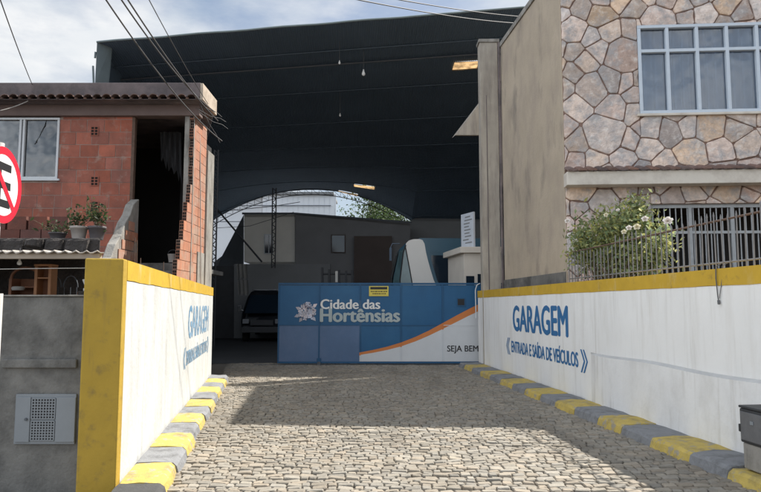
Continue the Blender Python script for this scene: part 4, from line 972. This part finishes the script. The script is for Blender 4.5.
# planting ledge in front of the house
ZL = P(60, 238, 9.0).z
t = thing('rubble_ledge', 'dark rubble ledge carrying the flower pots below the red block wall', 'ledge', (-6, 9, 1.3))
b = MB(); b.prism([(-13, 9.0, 1.302), (-3.90, 9.0, 1.302), (-4.86, 11.2, 1.302), (-13, 11.2, 1.302)], (0, 0, ZL - 1.302)); b.build('rubble', 'dark_stone', t, .03)
b = MB(); rs = random.Random(17); x = -9
while x < -4.1:
    wd = rs.uniform(.18, .42); hh = rs.uniform(.12, .22)
    b.pick(); F9 = frame((0, 9, 0), (1, 0, 0))
    b.block(F9, [(x, ZL - hh), (x + wd * .9, ZL - hh - .02), (x + wd * .95, ZL - .02), (x + wd * .5, ZL + .0), (x + .02, ZL - .03)], .001, rs.uniform(.05, .14), .04, .1); x += wd
b.build('edge_stones', 'dark_stone', t)
# low row of loose blocks behind the pots
b = MB(); x = -9.5; 
while x < P(62, 270, 9.7).x:
    b.pick(); b.box((x, 9.7, ZL + .001), (x + .30, 9.85, ZL + .2)); 
    if random.random() < .8: b.pick(); b.box((x + .1, 9.72, ZL + .205), (x + .38, 9.86, ZL + .40))
    x += .315
b.build('loose_blocks', 'brick_dirty', t)
def pot(px, r_, h, m, label, nl, spread, hgt):
    c_ = P(px, 230, 9.25); c_.z = ZL + .001
    t_ = thing('flower_pot', label, 'plant pot', c_, 'pots on the rubble ledge')
    b = MB(); b.lathe(c_, [(r_ * .72, 0), (r_ * .95, h * .8), (r_ * 1.05, h * .82), (r_ * 1.05, h), (r_ * .9, h), (r_ * .88, h * .85)], 20); b.build('pot', m, t_)
    b = MB(); b.lathe(c_ + Vector((0, 0, h * .84)), [(r_ * .87, 0), (r_ * .5, .01)], 12); b.build('soil', 'earth', t_)
    b = MB(); rs = random.Random(int(px)); l_ = MB()
    for _ in range(12):
        q = c_ + Vector((rs.gauss(0, spread), rs.gauss(0, spread * .6), h + rs.uniform(.3, 1) * hgt)); b.tube([c_ + Vector((0, 0, h * .8)), (c_ + q) / 2 + Vector((0, 0, h * .5)), q], [.006, .004, .002], 4, False)
        for _ in range(nl // 12):
            l_.pick(); l_.leaf(lerp(c_ + Vector((0, 0, h)), q, rs.uniform(.3, 1)) + Vector((rs.gauss(0, .04), rs.gauss(0, .04), rs.gauss(0, .04))), rs.uniform(.02, .045))
    b.build('stems', 'stem', t_); l_.build('leaves', 'leaf_dark', t_)
pot(79, .12, .19, 'pot_white', 'whitish flower pot with drooping dark plant on the rubble ledge', 140, .16, .28)
pot(97, .12, .19, 'pot_dark', 'dark flower pot with taller bright-leaved plant on the rubble ledge', 170, .13, .42)
pot(58, .12, .10, 'pot_dark', 'low dark pot of trailing plant, furthest from the steps on the rubble ledge', 100, .2, .2)

# ---- no parking sign
SX, SY = -2.49, 4.2
sz = P(0, 185, SY).z
t = thing('no_parking_sign', 'round red and white no parking sign on a pale pole at the left', 'sign', (SX, SY, 0))
b = MB(); b.tube([(SX - .0, SY, 0), (SX - .0, SY, 1.68)], .052, 14); b.build('pole_base', 'pole', t)
b = MB(); b.tube([(SX - .03, SY, 1.682), (SX - .03, SY, sz + .28)], .04, 12); b.build('pole', 'pole', t)
FSn = frame((SX + .022, SY, sz), (-math.sin(R(5)), math.cos(R(5)), 0))
def disc(b, r0, r1, w, n=48):
    for i in range(n):
        a, c_ = 2 * math.pi * i / n, 2 * math.pi * (i + 1) / n
        p = [(r0 * math.cos(a), r0 * math.sin(a)), (r1 * math.cos(a), r1 * math.sin(a)), (r1 * math.cos(c_), r1 * math.sin(c_)), (r0 * math.cos(c_), r0 * math.sin(c_))]
        b.add([FSn(*q, w) for q in p], [(0, 1, 2, 3)])
RS = .252
b = MB(); b.prism([FSn(RS * math.cos(2 * math.pi * i / 48), RS * math.sin(2 * math.pi * i / 48), -.004) for i in range(48)], (.004, 0, 0)); pl = b.build('plate', 'sign_white', t)
b = MB(); disc(b, RS * .80, RS * .998, .0015); b.build('red_ring', 'sign_red', pl)
b = MB(); s_ = RS
b.fbox(FSn, (-.33 * s_, -.58 * s_, .0008), (-.13 * s_, .58 * s_, .0012))
for v in (-.58, -.1, .38): b.fbox(FSn, (-.131 * s_, v * s_, .0008), (.38 * s_, (v + .2) * s_, .0012))
b.build('letter', 'black', pl)
b = MB(); a = R(-45); U_ = (math.cos(a), math.sin(a)); V_ = (-U_[1], U_[0])
b.add([FSn(U_[0] * p + V_[0] * q, U_[1] * p + V_[1] * q, .0022) for p, q in ((-.82 * s_, -.085 * s_), (.82 * s_, -.085 * s_), (.82 * s_, .085 * s_), (-.82 * s_, .085 * s_))], [(0, 1, 2, 3)]); b.build('red_slash', 'sign_red', pl)

# ---- shed (hangar)
D0, D1 = 19.3, 40.0
e0, e1 = P(97, 43, D0), P(520, 8.5, D0)
fdir = (e1 - e0) / (e1.x - e0.x)
XL, XR = e0.x, 12.0
def front(x): return e0 + fdir * (x - XL)
arcL, arcR = P(212, 221, D1), P(412, 219, D1)
apex = P(303, 189, D1)
def back(x):
    """rear edge of the roof: a shallow arch, then level to the right"""
    k = (x - arcL.x) / (arcR.x - arcL.x)
    z = arcL.z + (apex.z - arcL.z) * max(0, 1 - (2 * k - 1) ** 2) if k <= 1 else arcR.z - .25 * min(1, (k - 1) * 1.0)
    return Vector((x, D1, z))
t = thing('shed', 'big dark open-fronted metal shed with arched rear end behind the gate', 'shed', (1, D0, 0))
NU, NV = 96, 40
def roofp(fu, fv):
    a = front(lerp(XL, XR, fu)); c_ = back(lerp(arcL.x, 12.4, fu))
    flat = Vector((c_.x, c_.y, lerp(arcL.z, apex.z, .62))); p = lerp(a, lerp(flat, c_, fv ** 5), fv)
    return p
def uv_at(px, py):
    best = None
    for i in range(NU):
        for j in range(NV):
            p = roofp((i + .5) / NU, (j + .5) / NV) - Vector((0, 0, CH))
            k = p.y * math.cos(PITCH) + p.z * math.sin(PITCH); x = CX + FPX * p.x / k; y_ = CY - FPX * (-p.y * math.sin(PITCH) + p.z * math.cos(PITCH)) / k
            e = (x - px) ** 2 + (y_ - py) ** 2
            if best is None or e < best[0]: best = (e, i, j)
    return best[1:]
holes = set(); hid = {}
for px, py, n_, mlen in ((472, 66, 4, 1), (349, 194.5, 5, 1), (366, 186.5, 5, 1)):
    i, j = uv_at(px, py)
    for k in range(n_):
        for q in range(mlen): holes.add((i + k - n_ // 2, j + q)); hid[(i + k - n_ // 2, j + q)] = px
b = MB(); sk = {}
def cell(b, i, j):
    q = [roofp(i / NU, j / NV), roofp((i + 1) / NU, j / NV), roofp((i + 1) / NU, (j + 1) / NV), roofp(i / NU, (j + 1) / NV)]
    # corrugation: each cell carries three ribs
    for s_ in range(3):
        a0, a1 = s_ / 3, (s_ + 1) / 3
        l0, l1, r0, r1 = lerp(q[0], q[1], a0), lerp(q[3], q[2], a0), lerp(q[0], q[1], a1), lerp(q[3], q[2], a1)
        m0, m1 = (l0 + r0) / 2 + Vector((0, 0, .018)), (l1 + r1) / 2 + Vector((0, 0, .018))
        b.add([l0, m0, m1, l1], [(0, 1, 2, 3)]); b.add([m0, r0, r1, m1], [(0, 1, 2, 3)])
for i in range(NU):
    for j in range(NV):
        if (i, j) in holes: sk.setdefault(hid[(i, j)], []).append((i, j))
        else: cell(b, i, j)
b.build('roof_sheets', 'roof_under', t); 
for px_, cells in sk.items():
    q = MB(); i0, i1, j0, j1 = min(c_[0] for c_ in cells), max(c_[0] for c_ in cells) + 1, min(c_[1] for c_ in cells), max(c_[1] for c_ in cells) + 1
    dn_ = Vector((0, 0, -.03)); q.add([roofp((i0 - .1) / NU, (j0 - .15) / NV) + dn_, roofp((i1 + .1) / NU, (j0 - .05) / NV) + dn_, roofp((i1 + .1) / NU, (j1 + .1) / NV) + dn_, roofp((i0 - .1) / NU, (j1 + .15) / NV) + dn_], [(0, 1, 2, 3)])
    q.build('translucent_sheet', 'skylight', t)
b = MB()
for j in range(3, NV, 6):
    pts = [roofp(i / 24, j / NV) + Vector((0, 0, -.07)) for i in range(25)]
    b.tube(pts, .022, 4, False)
b.build('purlins', 'steel_dark', t, kind='stuff')
b = MB(); b.tube([roofp(i / 24, .115) + Vector((0, 0, -.14)) for i in range(25)], .035, 5, False); b.build('eave_beam', 'steel_mid', t)
b = MB(); b.tube([roofp(i / 40, 0) + Vector((0, -.02, .02 + .012 * math.sin(i * 1.3) * (i < 20))) for i in range(41)], .035, 6); b.build('front_flashing', 'roof_edge', t)
# side walls and rear wall
b = MB(); 
for j in range(20):
    p, q = roofp(0, j / 20), roofp(0, (j + 1) / 20)
    b.add([Vector((p.x, p.y, 0)), Vector((q.x, q.y, 0)), q, p], [(0, 1, 2, 3)])
b.build('side_wall', 'steel_dark', t)
b = MB(); b.box((12.3, D0 + .2, 0), (12.45, D1, 10.8)); b.build('side_wall', 'steel_dark', t)
b = MB(); b.box((arcR.x, D1 - .1, 0), (12.4, D1 + .1, arcR.z + .1)); b.build('rear_wall', 'wall_grey', t)
# pale corner flashing that catches the light at the front left of the roof
q0, q1, q2, q3 = P(95, 84, D0 - .05), P(108, 84, D0 + .4), P(112, 43.5, D0 + .4), P(97, 42, D0 - .05)
b = MB(); b.add([q0, q1, q2, q3], [(0, 1, 2, 3)]); b.add([q + Vector((0, .06, 0)) for q in (q0, q1, q2, q3)], [(3, 2, 1, 0)]); b.build('corner_sheet', 'roof_edge', t)
b = MB(); b.tube([P(95.5, 52, D0), P(95, 58, D0)], .03, 6); b.tube([P(93, 66, D0), P(93.6, 84, D0)], .03, 6); b.build('bracket', 'roof_edge', t)
# rear arch truss
for dd, nm in ((0.0, 0), ):
    b = MB(); n = 28; up = [back(lerp(arcL.x, arcR.x, i / n)) + Vector((0, -.25, -.05)) for i in range(n + 1)]; dn = [p + Vector((0, 0, -.34)) for p in up]
    b.tube(up, .026, 5, False); b.build('truss_chord', 'truss_dark', t)
    b = MB(); b.tube(dn, .026, 5, False); b.build('truss_chord', 'truss_dark', t)
    b = MB()
    for i in range(n): b.tube([up[i], dn[i + 1]], .012, 4, False); b.tube([dn[i], up[i]], .012, 4, False)
    b.build('truss_web', 'truss_dark', t, kind='stuff')
def lattice(px, d, py0, py1, wd, m='truss_dark'):
    a, c_ = P(px, py0, d), P(px, py1, d); a.z = min(a.z, 20)
    b = MB()
    for s_ in (-1, 1): b.tube([a + Vector((s_ * wd / 2, 0, 0)), Vector((a.x + s_ * wd / 2, d, c_.z))], .03, 5, False)
    n = int((a.z - c_.z) / wd)
    for i in range(n):
        z0_, z1_ = lerp(c_.z, a.z, i / n), lerp(c_.z, a.z, (i + 1) / n); s_ = 1 if i % 2 else -1
        b.tube([(a.x + s_ * wd / 2, d, z0_), (a.x - s_ * wd / 2, d, z1_)], .018, 4, False)
    b.build('lattice_column', m, t)
lattice(274.5, 31.2, 188, 268, .17)
lattice(216.5, 23, 150, 350, .14)
b = MB(); b.tube([P(216, 208, 31), P(262, 262, 31)], .045, 5); b.tube([P(215, 212, 31), P(275, 206, 31), P(300, 202, 31)], .015, 4); b.tube([P(216, 228, 31), P(250, 226, 31), P(294, 212, 31)], .012, 4); b.build('brace', 'truss_dark', t)
# bulbs under the roof
for px, py, d in ((363.5, 73, 21), (340, 115, 24), (339.5, 62.5, 20.4)):
    c_ = P(px, py, d); bt = thing('hanging_bulb', {363.5: 'white bulb hanging under the dark shed roof, the largest and brightest one', 340: 'small dim bulb hanging under the dark shed roof, the lowest one', 339.5: 'small pale bulb high under the front of the shed roof'}[px], 'bulb', c_, 'bulbs under the shed roof')
    k = 1.0 if px == 363.5 else .6
    b = MB(); b.lathe(c_ + Vector((0, 0, -.1 * k)), [(.01, 0), (.055 * k, .03 * k), (.06 * k, .08 * k), (.03 * k, .16 * k), (.02 * k, .22 * k)], 12); b.build('glass_bulb', 'bulb', bt)
    b = MB(); b.tube([c_ + Vector((0, 0, .12 * k)), c_ + Vector((0, 0, 1.0))], .008, 5); b.build('cord', 'cable', bt)
# small slanting side awning by the pilaster
b = MB(); a0, a1, a2 = P(455.5, 135, 17.6), P(483, 135, 17.6), P(483, 99, 17.6)
b.prism([a0, a1, a2], (0, .1, 0)); b.add([a0, a2, a2 + Vector((0, .9, .15)), a0 + Vector((0, .9, .15))], [(0, 1, 2, 3)])
tag(b.build('side_canopy', 'pilaster'), 'small triangular grey canopy end beside the beige pilaster', 'canopy')

# ---- office block inside the shed
t = thing('office_building', 'cream and grey two-storey office block inside the dark shed', 'building', P(300, 340, 32))
def slab(name, m, px0, py0, px1, py1, d, thick, py1b=None, parent=None):
    """a wall whose near face spans the given corners at depth d, running thick metres back"""
    a, b2 = P(px0, py1, d), P(px1, py1, d); c_, e = P(px1, py0 if py1b is None else py1b, d), P(px0, py0, d)
    b = MB(); b.prism([a, b2, c_, e], (0, thick, 0))
    return b.build(name, m, parent or t)
of = slab('front_wall', 'wall_cream', 244, 213.5, 295, 262, 33, 2.0)
slab('side_wing', 'wall_dark', 295.3, 214, 410, 300, 32.7, 3.0, 222)
slab('lower_wall', 'wall_grey', 234, 264, 330, 350, 32.5, .4)
slab('low_side_wall', 'truss_dark', 200, 266, 233.8, 350, 32.6, .3)
slab('door_panel', 'wall_brown', 354, 236, 392, 300, 32.4, .28)
b = MB(); b.add([P(243.8, 214.5, 33.1), P(243.8, 262, 33.1), P(243.8, 275, 33.1), P(214, 275, 36.5), P(214, 262, 36.5), P(222, 256, 36.5)], [(0, 1, 2, 3, 4, 5)]); b.build('sloping_side', 'wall_grey', t)
w1 = slab('window', 'alu', 264, 234, 273.5, 254, 32.95, .03)
slab('pane', 'bus_glass', 264.8, 235, 268.3, 253, 32.92, .02, parent=w1); slab('pane', 'bus_glass', 269.2, 235, 272.8, 253, 32.92, .02, parent=w1)
w1 = slab('window', 'wall_brown', 331, 234.5, 345.5, 253, 32.65, .03)
slab('pane', 'bus_glass', 332, 235.5, 344.5, 252, 32.62, .02, parent=w1)
b = MB(); b.add([P(242, 212.5, 32.6), P(296, 212.5, 32.6), P(412, 221.5, 32.3), P(412, 223, 32.3), P(296, 214.3, 32.6), P(242, 214.5, 32.6)], [(5, 4, 1, 0), (4, 3, 2, 1)]); b.build('roof_edge', 'steel_mid', t)
slab('rear_partition', 'wall_grey', 410, 221, 483, 300, 35, .2)
# equipment stand in front of the office
ep = P(337, 300, 27); ep.z = 0
t = thing('parts_rack', 'dark metal rack of upright parts in front of the office block', 'rack', ep)
b = MB(); ztop = P(337, 266, 27).z
for px in (322, 329, 339, 346, 352): q = P(px, 300, 27); b.box((q.x - .04, 26.9, .01), (q.x + .04, 27.1, ztop - random.uniform(0, .25)))
b.build('upright', 'truss_dark', t)
b = MB()
for z in (.8, 1.6, ztop - .35): b.box((P(321, 270, 27).x, 26.95, z), (P(353, 270, 27).x, 27.4, z + .06))
b.build('rack_shelf', 'truss_dark', t)
b = MB(); q = P(336.5, 276, 26.8); b.box((q.x - .05, 26.8, q.z - .25), (q.x + .05, 26.88, q.z + .2)); b.build('white_part', 'wall_cream', t)
b = MB(); n = 8
for i in range(n):
    f = lambda a, py_: P(lerp(236.5, 247, a / n) + (py_ - 264) * .06, py_, 29 + .12 * math.sin(a * 2.1))
    for pa, pb in ((264, 280), (280, 296)): b.add([f(i, pa), f(i, pb), f(i + 1, pb - 3), f(i + 1, pa)], [(0, 1, 2, 3)], True)
tag(b.build('tarpaulin', 'cloth'), 'pale tarpaulin hanging at the left inside the shed', 'tarpaulin')

# ---- dark van inside
vx = P(262, 320, 29).x
t = thing('parked_van', 'dark van parked nose-out inside the shed beyond the open side of the gate', 'van', (vx, 29, 0))
prof = [(-.92, .45), (-.95, .9), (-.93, 1.25), (-.80, 2.0), (-.68, 2.24), (-.5, 2.32), (.5, 2.32), (.68, 2.24), (.80, 2.0), (.93, 1.25), (.95, .9), (.92, .45)]
b = MB()
st = [(29.0, .94, .0), (29.12, 1.0, 0.0), (29.5, 1.0, 0), (33.6, 1.0, 0), (33.8, .95, 0)]
n = len(prof)
def vring(y_, s_, kz): return [Vector((vx + p[0] * s_, y_ + (.75 * max(0, p[1] - 1.2) / 1.1 if y_ < 29.6 else 0), p[1])) for p in prof]
rings = [vring(*q) for q in st]; vs = [q for r_ in rings for q in r_]
b.add(vs, [(i * n + k, i * n + (k + 1) % n, (i + 1) * n + (k + 1) % n, (i + 1) * n + k)[::-1] for i in range(len(st) - 1) for k in range(n)], True)
b.add(rings[0], [tuple(range(n))[::-1]]); b.add(rings[-1], [tuple(range(n))]); b.build('body', 'car_dark', t)
b = MB(); b.add([Vector((vx - .78, 29.0 - .012, 1.28)), Vector((vx + .78, 29.0 - .012, 1.28)), Vector((vx + .66, 29.6 - .012, 2.1)), Vector((vx - .66, 29.6 - .012, 2.1))], [(0, 1, 2, 3)]); b.build('windscreen', 'bus_glass', t)
for s_ in (-1, 1):
    b = MB(); b.box((vx + s_ * .72 - .14, 28.955, .82), (vx + s_ * .72 + .14, 29.02, 1.02)); b.build('headlight', 'lamp_glass', t, .02)
    b = MB(); b.box((vx + s_ * 1.08 - .09, 29.3, 1.35), (vx + s_ * 1.08 + .09, 29.42, 1.62)); b.tube([(vx + s_ * .93, 29.36, 1.4), (vx + s_ * 1.05, 29.36, 1.45)], .02, 5); b.build('mirror', 'chrome' if s_ < 0 else 'car_dark', t, .02)
b = MB(); b.box((vx - .9, 28.90, .42), (vx + .9, 28.99, .68)); b.build('bumper', 'truss_dark', t, .03)
b = MB(); b.box((vx - .5, 28.965, .75), (vx + .5, 28.995, .98)); b.build('radiator_grille', 'truss_dark', t, .01)
b = MB(); b.tube([(vx - .6, 29.75, 2.33), (vx + .6, 29.75, 2.33)], .02, 5); b.build('roof_trim', 'chrome', t)
for s_ in (-1, 1):
    for y_ in (29.8, 32.8):
        b = MB(); b.tube([(vx + s_ * .74, y_, .34), (vx + s_ * .96, y_, .34)], .34, 20); wl = b.build('wheel', 'rubber', t)
        b = MB(); b.tube([(vx + s_ * .965, y_, .34), (vx + s_ * .975, y_, .34)], .2, 16); b.build('rim', 'alu', wl)
# ---- bus inside
def dimpt(a): return a
bo = P(391, 285, 22.5); bo.z = 0
ang = R(172)
t = thing('coach_bus', 'white-cornered dark blue coach bus standing behind the gate', 'bus', bo)
hb = P(400, 238, 22.5).z
BX, BY = Vector((1, .03, 0)).normalized(), Vector((-.03, 1, 0)).normalized()
FBs = lambda l, z, w_=0: bo + BX * l + Vector((0, 0, z)) - BY * w_       # l along the side from the nose, w_ towards the viewer
BLn = 9.0; BW = 2.5
sidep = [(0.25, .45), (0.05, 1.0), (0.02, 1.7), (0.10, 2.6), (0.32, hb - .35), (0.62, hb - .08), (1.0, hb), (BLn, hb), (BLn, .45)]
b = MB(); n = len(sidep)
f0 = [FBs(l, z, -.0) for l, z in sidep]; f1 = [FBs(l + (.35 if i < 7 else 0), z - (.05 if z > 3 else 0), .0) for i, (l, z) in enumerate(sidep)]
r0 = [FBs(l + .30 * (i < 6), z, 0) for i, (l, z) in enumerate(sidep)]; r1 = [FBs(l, z, -.35) for l, z in sidep]; r2 = [FBs(l, z, -BW + .35) for l, z in sidep]; r3 = [FBs(l + .30 * (i < 6), z, -BW) for i, (l, z) in enumerate(sidep)]
vs = r0 + r1 + r2 + r3
b.add(vs, [(k * n + i, k * n + (i + 1) % n, (k + 1) * n + (i + 1) % n, (k + 1) * n + i) for k in range(3) for i in range(n)], False)
b.add(r0, [tuple(range(n))[::-1]]); b.add(r3, [tuple(range(n))]); b.build('body', 'bus_blue', t, .03)
# white corner sweeping down the side
sw = [(.80, 1.6), (.76, 2.2), (.66, 2.8), (.50, hb - .3), (.53, hb - .18), (.62, hb - .09), (.78, hb - .04), (1.0, hb - .035), (1.10, hb - .07), (1.17, hb - .2), (1.22, hb - .5), (1.28, 3.2), (1.36, 2.9), (1.48, 2.5), (1.66, 2.1), (1.95, 1.6)]
b = MB(); b.add([FBs(l, z, .012) for l, z in sw], [tuple(range(len(sw)))[::-1]])
b.add([FBs(l, z, .012) for l, z in ((.80, .5), (.80, 1.6), (1.95, 1.6), (2.3, .5))], [(0, 3, 2, 1)]); b.build('white_corner', 'bus_white', t)
b = MB()
ro = [(.34, 1.5), (.30, 2.5), (.42, hb - .5), (.66, hb - .10), (1.0, hb + .01)]; fo = [(.03, 1.5), (.09, 2.5), (.30, hb - .45), (.62, hb - .08), (1.0, hb + .01)]
for i in range(len(ro) - 1):
    b.add([FBs(*ro[i], .005), FBs(*ro[i + 1], .005), FBs(fo[i + 1][0], fo[i + 1][1], -.34), FBs(fo[i][0], fo[i][1], -.34)], [(0, 1, 2, 3)])
b.add([FBs(l, z, .012) for l, z in ((.345, 1.5), (.31, 2.5), (.43, hb - .5), (.49, hb - .31), (.65, 2.8), (.75, 2.2), (.79, 1.5))], [tuple(range(7))[::-1]]); b.build('corner_glass', 'bus_screen', t)
b = MB(); b.add([FBs(.0, 1.5, -.36), FBs(.06, 2.6, -.36), FBs(.28, hb - .45, -.36), FBs(.28, hb - .45, -BW + .36), FBs(.06, 2.6, -BW + .36), FBs(.0, 1.5, -BW + .36)], [tuple(range(6))]); b.build('windscreen', 'bus_screen', t)
b = MB(); b.add([FBs(l, z, .012) for l, z in ((2.05, 1.62), (1.6, 2.5), (1.40, 3.2), (1.40, hb - .6), (BLn - .3, hb - .6), (BLn - .3, 1.62))], [tuple(range(6))[::-1]]); b.build('side_windows', 'bus_glass', t)
b = MB(); b.add([FBs(l, z, .012) for l, z in ((1.28, hb - .05), (1.36, hb - .5), (BLn - .2, hb - .5), (BLn - .2, hb - .05))], [(0, 1, 2, 3)]); b.build('roof_band', 'bus_blue', t)
for l in (1.9, 6.9):
    b = MB(); b.tube([FBs(l, .5, .03), FBs(l, .5, -.28)], .5, 20); wl = b.build('wheel', 'rubber', t)
    b = MB(); b.tube([FBs(l, .5, .045), FBs(l, .5, .032)], .28, 16); b.build('rim', 'alu', wl)
b = MB(); m0 = FBs(.1, hb - .35, .05); b.tube([FBs(.3, hb - .2, .0), FBs(.05, hb - .2, .04), FBs(-.02, hb - .35, .06)], .02, 6); b.add([FBs(-.06, hb - .8, .1), FBs(.02, hb - .8, .18), FBs(.02, hb - .35, .18), FBs(-.06, hb - .35, .1)], [(0, 1, 2, 3)]); b.build('mirror', 'steel_dark', t)
b = MB()
for k in range(3): b.add([FBs(.29, 1.72 + k * .16, .014), FBs(.33, 1.72 + k * .16, -.02), FBs(.06, 1.72 + k * .16, -.36), FBs(.06, 1.80 + k * .16, -.36), FBs(.33, 1.80 + k * .16, -.02), FBs(.29, 1.80 + k * .16, .014)], [tuple(range(6))])
b.build('dash_slat', 'black', t)
b = MB(); b.tube([FBs(.5, hb - .30, .02), FBs(.66, 2.8, .02), FBs(.76, 2.2, .02), FBs(.80, 1.6, .02)], .018, 5, False); b.tube([FBs(.335, 1.5, .02), FBs(.31, 2.5, .02), FBs(.43, hb - .5, .02), FBs(.52, hb - .25, .02)], .022, 5, False); b.build('window_seal', 'black', t)
b = MB(); b.tube([FBs(.16, 1.62, -.1), FBs(.12, 2.3, -.5), FBs(.1, 2.6, -.9)], .018, 5); b.build('wiper', 'black', t)
# ---- cream booth and board
bx0, bx1 = P(462, 280, 19.2).x, 3.6
t = thing('guard_booth', 'small cream booth with slab roof behind the gate beside the beige pilaster', 'booth', (3.0, 19.5, 0))
bz1 = P(470, 247, 19.2).z; bz0 = P(470, 253, 19.2).z
b = MB(); b.prism([(bx0 + .06, 19.2, .01), (bx1, 19.2, .01), (bx1, 21.2, .01), (bx0 - .2, 21.2, .01)], (0, 0, bz0 - .012)); b.build('wall', 'booth', t, .01)
b = MB(); b.prism([(bx0 - .05, 19.1, bz0), (bx1, 19.1, bz0), (bx1, 21.3, bz0), (bx0 - .35, 21.3, bz0)], (0, 0, bz1 - bz0)); b.build('roof', 'booth', t, .01)
b = MB(); b.box((bx0 + .12, 19.185, 1.55), (bx0 + .36, 19.199, P(0, 276, 19.2).z)); b.box((bx0 + .46, 19.185, 1.55), (bx0 + .75, 19.199, P(0, 274, 19.2).z)); b.build('window', 'bus_glass', t)
bq = P(463, 246, 19.35); bq.z = bz1 + .001
t = thing('board', 'tall pale blue board standing on the roof of the cream booth', 'board', bq)
b = MB(); zt2 = P(470, 208, 19.35).z; p0, p1 = Vector((bq.x + .03, 20.0, bz1 + .002)), Vector((P(474, 270, 19.3).x, 19.3, bz1 + .002))
b.prism([p0, p1, p1 + Vector((.05, .02, 0)), p0 + Vector((.05, .02, 0))], (0, 0, zt2 - bz1 - .12)); b.build('panel', 'board', t)
b = MB(); rs = random.Random(2)
for k in range(9):
    z = lerp(bz1 + .15, zt2 - .25, k / 8); nrm = Vector((p1.y - p0.y, -(p1.x - p0.x), 0)).normalized() * .006; s0_, s1_ = .15 + .2 * rs.random(), .6 + .3 * rs.random()
    a0, a1 = lerp(p0, p1, s0_) - Vector((abs(nrm.x), abs(nrm.y), 0)), lerp(p0, p1, s1_) - Vector((abs(nrm.x), abs(nrm.y), 0)); b.add([Vector((a0.x, a0.y, z)), Vector((a1.x, a1.y, z)), Vector((a1.x, a1.y, z + .035)), Vector((a0.x, a0.y, z + .035))], [(0, 1, 2, 3)])
b.build('faded_marks', 'wall_grey', t, kind='stuff')

# ---- beyond the rear arch
t = thing('rear_building', 'bright white building seen through the arch at the rear of the shed', 'building', P(270, 300, 52))
b = MB(); b.box((P(150, 210, 52).x, 52, 0), (P(262, 210, 52).x, 56, P(0, 196, 52).z)); b.build('wall', 'bright_wall', t)
b = MB()
x = P(262.5, 210, 51.5).x
while x < P(332, 210, 51.5).x: b.box((x, 51.5, 0), (x + .30, 51.56, P(0, 194, 51.5).z)); b.box((x + .30, 51.53, 0), (x + .42, 51.6, P(0, 194, 51.5).z)); x += .42
b.build('ribbed_cladding', 'bright_wall', t)
b = MB(); b.box((P(148, 210, 52).x, 51.2, P(0, 196, 52).z + .002), (P(334, 210, 52).x, 56.2, P(0, 193.5, 52).z)); b.build('roof', 'wall_grey', t)
b = MB()
for z in (P(0, 206, 51.4).z, P(0, 222, 51.4).z): b.box((P(219, 210, 51.4).x, 51.36, z), (P(331, 210, 51.4).x, 51.40, z + .06))
b.build('wall_rail', 'steel_mid', t)
def tree(name, label, x, y_, h, cr, seed):
    t_ = thing(name, label, 'tree', (x, y_, 0), 'trees behind the shed')
    rs = random.Random(seed); b = MB(); b.tube([(x, y_, 0), (x + .1, y_, h * .4), (x, y_ + .1, h * .7)], [.25, .18, .08], 8)
    cl = []
    for k in range(9):
        a = rs.uniform(0, 6.28); r_ = cr * rs.uniform(.3, .9); c_ = Vector((x + r_ * math.cos(a), y_ + r_ * math.sin(a), h * rs.uniform(.55, .95))); cl.append(c_)
        b.tube([(x, y_, h * .4), c_], [.09, .03], 5, False)
    b.build('trunk', 'stem', t_); l_ = MB()
    for c_ in cl:
        for _ in range(750): l_.pick(); l_.leaf(c_ + Vector((rs.gauss(0, cr * .3), rs.gauss(0, cr * .3), rs.gauss(0, h * .08))), rs.uniform(.07, .14))
    l_.build('crown', 'tree_leaf', t_)
tree('leafy_tree', 'green leafy tree seen through the arch beside the white building', P(372, 210, 47).x, 47, 9.9, 2.0, 1)
tree('leafy_tree', 'green leafy tree seen under the low right end of the arch', P(398, 210, 46).x, 46, 9.6, 2.2, 2)

# ---- overhead cables
def cable(px0, py0, d0, px1, py1, d1, sag, r_, label, m='cable', bend=None):
    a, c_ = P(px0, py0, d0), P(px1, py1, d1); b = MB(); n = 22
    b.tube([lerp(a, c_, i / n) - Vector((0, 0, sag * 4 * (i / n) * (1 - i / n))) for i in range(-28 if d0 < 10 else 0, n + 1)], r_, 6); 
    tag(b.build('overhead_cable', m), label, 'cable', 'overhead cables')
cable(45, -95, 6.0, 222, 141, 13.3, .25, .011, 'overhead cable that droops lowest past the block house doorway')
cable(76, -70, 6.0, 215, 112, 13.3, .20, .011, 'left cable of the close pair running down to the block house roof corner')
cable(84, -70, 6.0, 218, 121, 13.3, .14, .011, 'right cable of the close pair running down to the block house roof corner')
cable(118, -60, 6.5, 208, 104, 13.2, .06, .007, 'thin cable alone to the right of the close pair of cables')
cable(-22, -65, 6.0, 32, 84, 13.0, .05, .008, 'thin cable dropping onto the left end of the block house roof')
cable(330, -6, 9.0, 545, 24, 19.1, .12, .010, 'lower of two cables crossing the sky above the shed roof')
cable(368, -6, 9.0, 560, 18, 19.1, .10, .009, 'upper of two cables crossing the sky above the shed roof')
cable(-30, 113, 12.2, 28, 101, 12.95, .08, .009, 'pale wire along the block house beam ending at the tiles', 'cable_light')
# short tails at the house corner
b = MB()
for (x0, y0, x1, y1) in ((196, 108, 226, 117), (199, 112, 228, 124), (200, 104, 220, 138), (194, 98, 222, 112)):
    b.tube([P(x0, y0, 13.1), P((x0 + x1) / 2, (y0 + y1) / 2 + 4, 13.3), P(lerp(x0, x1, .8), lerp(y0, y1, .8) + 3, 13.4), P(x1, y1 + 5, 13.5)], .005, 5)
tag(b.build('cable_tails', 'cable'), 'frayed bundle of cable tails at the block house roof corner', 'cable')
